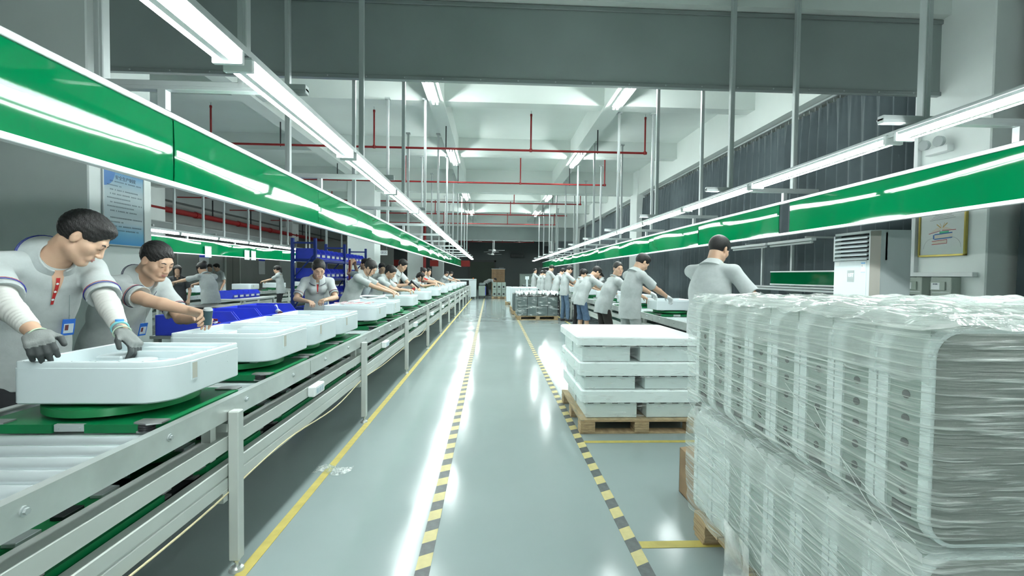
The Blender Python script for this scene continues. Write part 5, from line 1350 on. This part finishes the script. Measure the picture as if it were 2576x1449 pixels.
ring(w0 - fv * .028, fv, .0305, .006, 'watch_strap', mat('watch_teal', (.20, .52, .55), .4), i1['root']); ring(w0 - fv * .036, fv, .030, .005, 'watch_strap', mat('watch_teal', (.2, .5, .5), .4), i1['root'])
MB().cyl(w0 - fv * .032 + V(0, 0, .026), w0 - fv * .032 + V(0, 0, .040), .017, n=14).build('watch_case', mat('watch_blue', (.10, .35, .80), .3), i1['root'])
for i in (0, 1):
    w_, fv = i1['wr'][i], nrm(i1['wr'][i] - i1['el'][i]); ring(w_ + fv * .012, fv, .033, .003, 'glove_cuff', mat('cuff_green', (.55, .70, .52), .8), i1['root'])
# 2: man leaning with outstretched arms
i2 = human('man in grey polo leaning over the casings with his right arm outstretched', -2.42, 3.06, -99, h=1.69, lean=22, curl=16, vox=.0045,
      hands=[(-1.87, 3.02, 1.10), (-1.70, 2.80, 1.14)], elbows=[(-.3, -.2, -1.), (.8, -.2, -.1)], hp=28, hy=-4, hair='crop', curlf=(.7, .75), necklean=14, palm=[(.2, -.4, -.8), (.5, .3, -.8)])
trims(i2, 'navy'); strip(i2, 'placket', MATS['placket_red'], .05, .12, .018, .014); badge(i2, -.06, .30)
def tool(name, label, parts, cat='tool'):
    r = empty(name, parts[0][1], 0, label, cat); o = V(*parts[0][1])
    for nm, a, b, r0, r1, m_ in parts: MB().cyl(V(*a) - o, V(*b) - o, r0, r1, n=14).build(nm, m_, r)
    return r
wr = i2['root'].matrix_world
def world(info, p, x, y, rot): c, s = math.cos(math.radians(rot)), math.sin(math.radians(rot)); return V(x + p[0] * c - p[1] * s, y + p[0] * s + p[1] * c, p[2])
hp_ = world(i2, i2['wr'][1] + i2['hd'][1] * .10 * 1.0, -2.42, 3.06, -99)
tool('power_tool', 'dark teal hand tool held by the man with outstretched arm', [('tool_body', tuple(hp_ + V(0, 0, -.055)), tuple(hp_ + V(.012, -.01, .03)), .024, .026, mat('tool_teal', (.04, .08, .09), .4)), ('tool_cap', tuple(hp_ + V(.012, -.01, .03)), tuple(hp_ + V(.014, -.012, .042)), .026, .022, ALU), ('tool_tip', tuple(hp_ + V(0, 0, -.055)), tuple(hp_ + V(-.003, .003, -.085)), .006, .004, STEEL)])
# 3: young woman facing the camera
i3 = human('young woman in grey polo looking down, hair tied back, before the blue rack', -2.30, 6.16, -158, h=1.62, lean=11, curl=12, vox=.0055, fem=True, hair='pony',
      hands=[(-2.06, 5.78, 1.07), (-2.26, 5.74, 1.05)], elbows=[(-.9, -.3, -.7), (.9, -.3, -.7)], hp=34, hy=8, curlf=(.5, .5), necklean=6)
trims(i3, 'navy', True); strip(i3, 'placket', MATS['placket_red'], .055, .15, .022, .014); badge(i3, -.085, .30, .07, .07, cord=.12)
strip(i3, 'embroidery', mat('thread_red', (.35, .06, .10), .8), .165, .172, .03, .03, 2, .003, 1)
# the rest of the left row
human('woman in grey polo with a white hair clip working on the seventh casing', -2.28, 7.66, -96, h=1.72, lean=20, curl=16, vox=.0065, fem=True, hair='bun', hands=[(-1.62, 7.78, 1.09), (-1.62, 7.55, 1.09)], hp=40, hy=-6, trs=GREYT, wide=1.12)
ic = human('woman with a high ponytail behind the hair clip woman on the left row', -2.20, 8.90, -100, h=1.66, lean=22, curl=16, vox=.0075, fem=True, hair='pony', hands=[(-1.60, 8.98, 1.09), (-1.62, 8.75, 1.09)], hp=38, hy=-12, trs=GREYT)
ig = human('man in grey polo and glasses holding a black scanner on the left row', -2.22, 10.28, -104, h=1.80, lean=17, curl=14, vox=.0075, hands=[(-1.66, 10.2, 1.11), (-1.82, 9.98, 1.17)], hp=34, hy=-8, hair='short')
tool('scanner', 'black handheld scanner in the hands of the man with glasses', [('scanner_body', (-1.72, 9.92, 1.26), (-1.55, 9.86, 1.11), .028, .022, BLACK), ('grip', (-1.78, 9.94, 1.17), (-1.70, 9.92, 1.24), .022, .024, BLACK)])
human('worker in grey polo bent low over the casings beside the red shirt', -2.30, 12.6, -95, h=1.66, lean=40, curl=18, vox=.009, fem=True, hair='long', hands=[(-1.6, 12.7, 1.12), (-1.6, 12.4, 1.12)], hp=30, feet=.1)
human('woman in bright red shirt on the left row', -2.29, 13.75, -100, h=1.68, lean=25, curl=14, vox=.009, fem=True, hair='bun', shirt=(.62, .03, .03), shirtname='polo_red', hands=[(-1.6, 13.7, 1.1), (-1.6, 13.4, 1.15)], hp=20)
human('worker in grey polo beyond the woman in the red shirt', -2.28, 15.2, -110, h=1.66, lean=24, curl=10, vox=.010, hands=[(-1.6, 15.2, 1.1), (-1.6, 14.9, 1.1)], hp=10, hy=-20)
for k, (x, y) in enumerate(((-2.3, 21.5), (-2.3, 24.0))): human('distant worker by the far end of the left row, %s' % ('nearer one', 'further one')[k], x, y, -90, h=1.6, lean=18, vox=.013, hands=[(-1.7, y + .1, 1.1), (-1.7, y - .1, 1.1)], hp=25)
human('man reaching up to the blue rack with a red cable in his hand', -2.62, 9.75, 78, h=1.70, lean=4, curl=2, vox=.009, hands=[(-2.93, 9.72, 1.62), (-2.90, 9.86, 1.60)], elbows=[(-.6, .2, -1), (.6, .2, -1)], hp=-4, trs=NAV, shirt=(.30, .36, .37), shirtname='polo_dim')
r = empty('red_cable', (-2.93, 9.60, 1.66), 0, 'bunch of red cables hanging beside the blue rack', 'cable')
for k in range(6): MB().tube([(.012 * math.cos(k * 1.1) * (1 + .6 * t / 12), .03 * math.sin(k * 1.1) * (1 + .5 * t / 12), .02 - .075 * t + .0) for t in range(12)], .006, 5).build('cable_strand', RED, r)
human('man in pale shirt with a green badge behind the hair clip woman', -2.62, 10.95, -150, h=1.66, lean=4, vox=.010, shirt=(.6, .65, .6), shirtname='polo_pale')
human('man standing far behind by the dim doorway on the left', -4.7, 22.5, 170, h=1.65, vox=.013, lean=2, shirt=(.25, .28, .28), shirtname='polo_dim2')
# between and behind the lines on the left
human('woman in grey polo with a hair claw, back to the camera, between the lines', -5.75, 9.6, 62, h=1.64, lean=14, curl=12, vox=.008, fem=True, hair='bun', hands=[(-6.45, 9.6, 1.18), (-6.3, 9.95, 1.12)], elbows=[(-1, 0, -.3), (1, 0, -.6)], hp=25, hy=20, trs=(.5, .5, .45), wide=1.1)
human('ponytailed woman in grey polo working at the second line', -6.72, 14.85, 96, h=1.62, lean=4, curl=4, vox=.009, fem=True, hair='pony', hands=[(-7.25, 14.95, 1.10), (-7.25, 14.7, 1.10)], hp=22)
human('man in grey polo walking away with a trolley behind the second line', -9.0, 15.6, 150, h=1.68, lean=3, vox=.011, trs=(.05, .07, .09))
human('man standing with a folded arm before the doors behind the second line', -9.9, 16.6, -160, h=1.68, lean=2, vox=.011, hands=[(-9.75, 16.35, 1.15), (-10.0, 16.3, 1.12)], hp=20, shirt=(.4, .42, .4), shirtname='polo_olive')
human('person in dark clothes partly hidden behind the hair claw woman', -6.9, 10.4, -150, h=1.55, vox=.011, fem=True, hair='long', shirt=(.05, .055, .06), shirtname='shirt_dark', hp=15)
# right row, all facing the right conveyor
human('broad man in grey polo nearest on the right row, back to the camera', 2.08, 4.25, -58, h=1.81, lean=3, curl=5, vox=.0055, wide=1.12, hands=[(2.62, 4.78, 1.10), (2.52, 4.22, 1.20)], hp=28, hy=-6, hair='short', elbows=[None, (.8, .1, -1)])
ib = human('tall man in grey polo and grey trousers with white gloves on the right row', 1.99, 6.38, -72, h=1.76, lean=5, curl=8, vox=.006, hands=[(2.50, 6.85, 1.10), (2.58, 6.45, 1.07)], hp=38, hy=-8, trs=GREYT, gloves=(GW, GW), curlf=(.3, .4), elbows=[None, (.5, -.4, -1)])
human('man in grey polo on the right row looking back over his shoulder', 1.95, 7.62, -82, h=1.69, lean=22, curl=6, vox=.007, hands=[(2.66, 7.95, 1.05), (2.62, 7.55, 1.02)], hp=6, hy=-84, twist=0, hair='crop', trs=(.025, .022, .02), elbows=[None, (.9, -.5, -.4)])
human('man in grey polo and denim shorts on the right row', 1.97, 9.65, -78, h=1.70, lean=20, curl=12, vox=.008, hands=[(2.58, 9.9, 1.06), (2.60, 9.55, 1.06)], hp=42, trs=JEAN, shorts=True)
human('woman in grey polo with a ponytail and black trousers on the right row', 2.24, 11.65, -80, h=1.60, lean=8, curl=8, vox=.009, fem=True, hair='pony', hands=[(2.75, 11.8, 1.05), (2.75, 11.5, 1.05)], hp=32, trs=(.012, .012, .014))
human('woman with long black hair behind the right conveyor', 3.80, 15.2, 85, h=1.60, lean=12, curl=10, vox=.010, fem=True, hair='long', hands=[(3.2, 15.1, 1.05), (3.2, 15.4, 1.05)], hp=35)
human('man in grey polo and blue jeans on the right row', 2.28, 14.0, -78, h=1.74, lean=3, curl=8, vox=.009, hands=[(2.85, 14.2, 1.05), (2.85, 13.85, 1.05)], hp=36, trs=(.10, .16, .24))
human('stooping man in grey polo behind the man in jeans on the right row', 2.25, 15.7, -80, h=1.72, lean=12, curl=12, vox=.010, hands=[(2.8, 15.9, 1.05), (2.8, 15.5, 1.05)], hp=40)
human('tall bald-topped man in grey polo further along the right row', 2.22, 17.5, -74, h=1.83, lean=2, curl=4, vox=.011, hands=[(2.75, 17.7, 1.05), (2.7, 17.3, 1.05)], hp=30, hair='crop', trs=GREYT)
human('short worker behind the tall man on the right row', 2.26, 19.9, -85, h=1.64, lean=5, vox=.012, fem=True, hair='bun', hands=[(2.75, 20.1, 1.05), (2.75, 19.8, 1.05)], hp=25)
human('worker next to last on the right row', 2.30, 21.6, -85, h=1.64, lean=5, vox=.013, hands=[(2.85, 21.8, 1.05), (2.85, 21.4, 1.05)], hp=20)
human('smiling man at the far end of the right row looking towards the camera', 2.28, 24.3, -80, h=1.76, lean=2, vox=.012, hands=[(2.85, 24.4, 1.05), (2.85, 24.1, 1.05)], hp=5, hy=-60)
human('person bending far down at the end of the aisle', -.25, 31.0, -90, h=1.65, lean=62, curl=20, vox=.014, hands=[(.30, 31.1, .6), (.30, 30.8, .6)], hp=60)
bpy.context.view_layer.update()
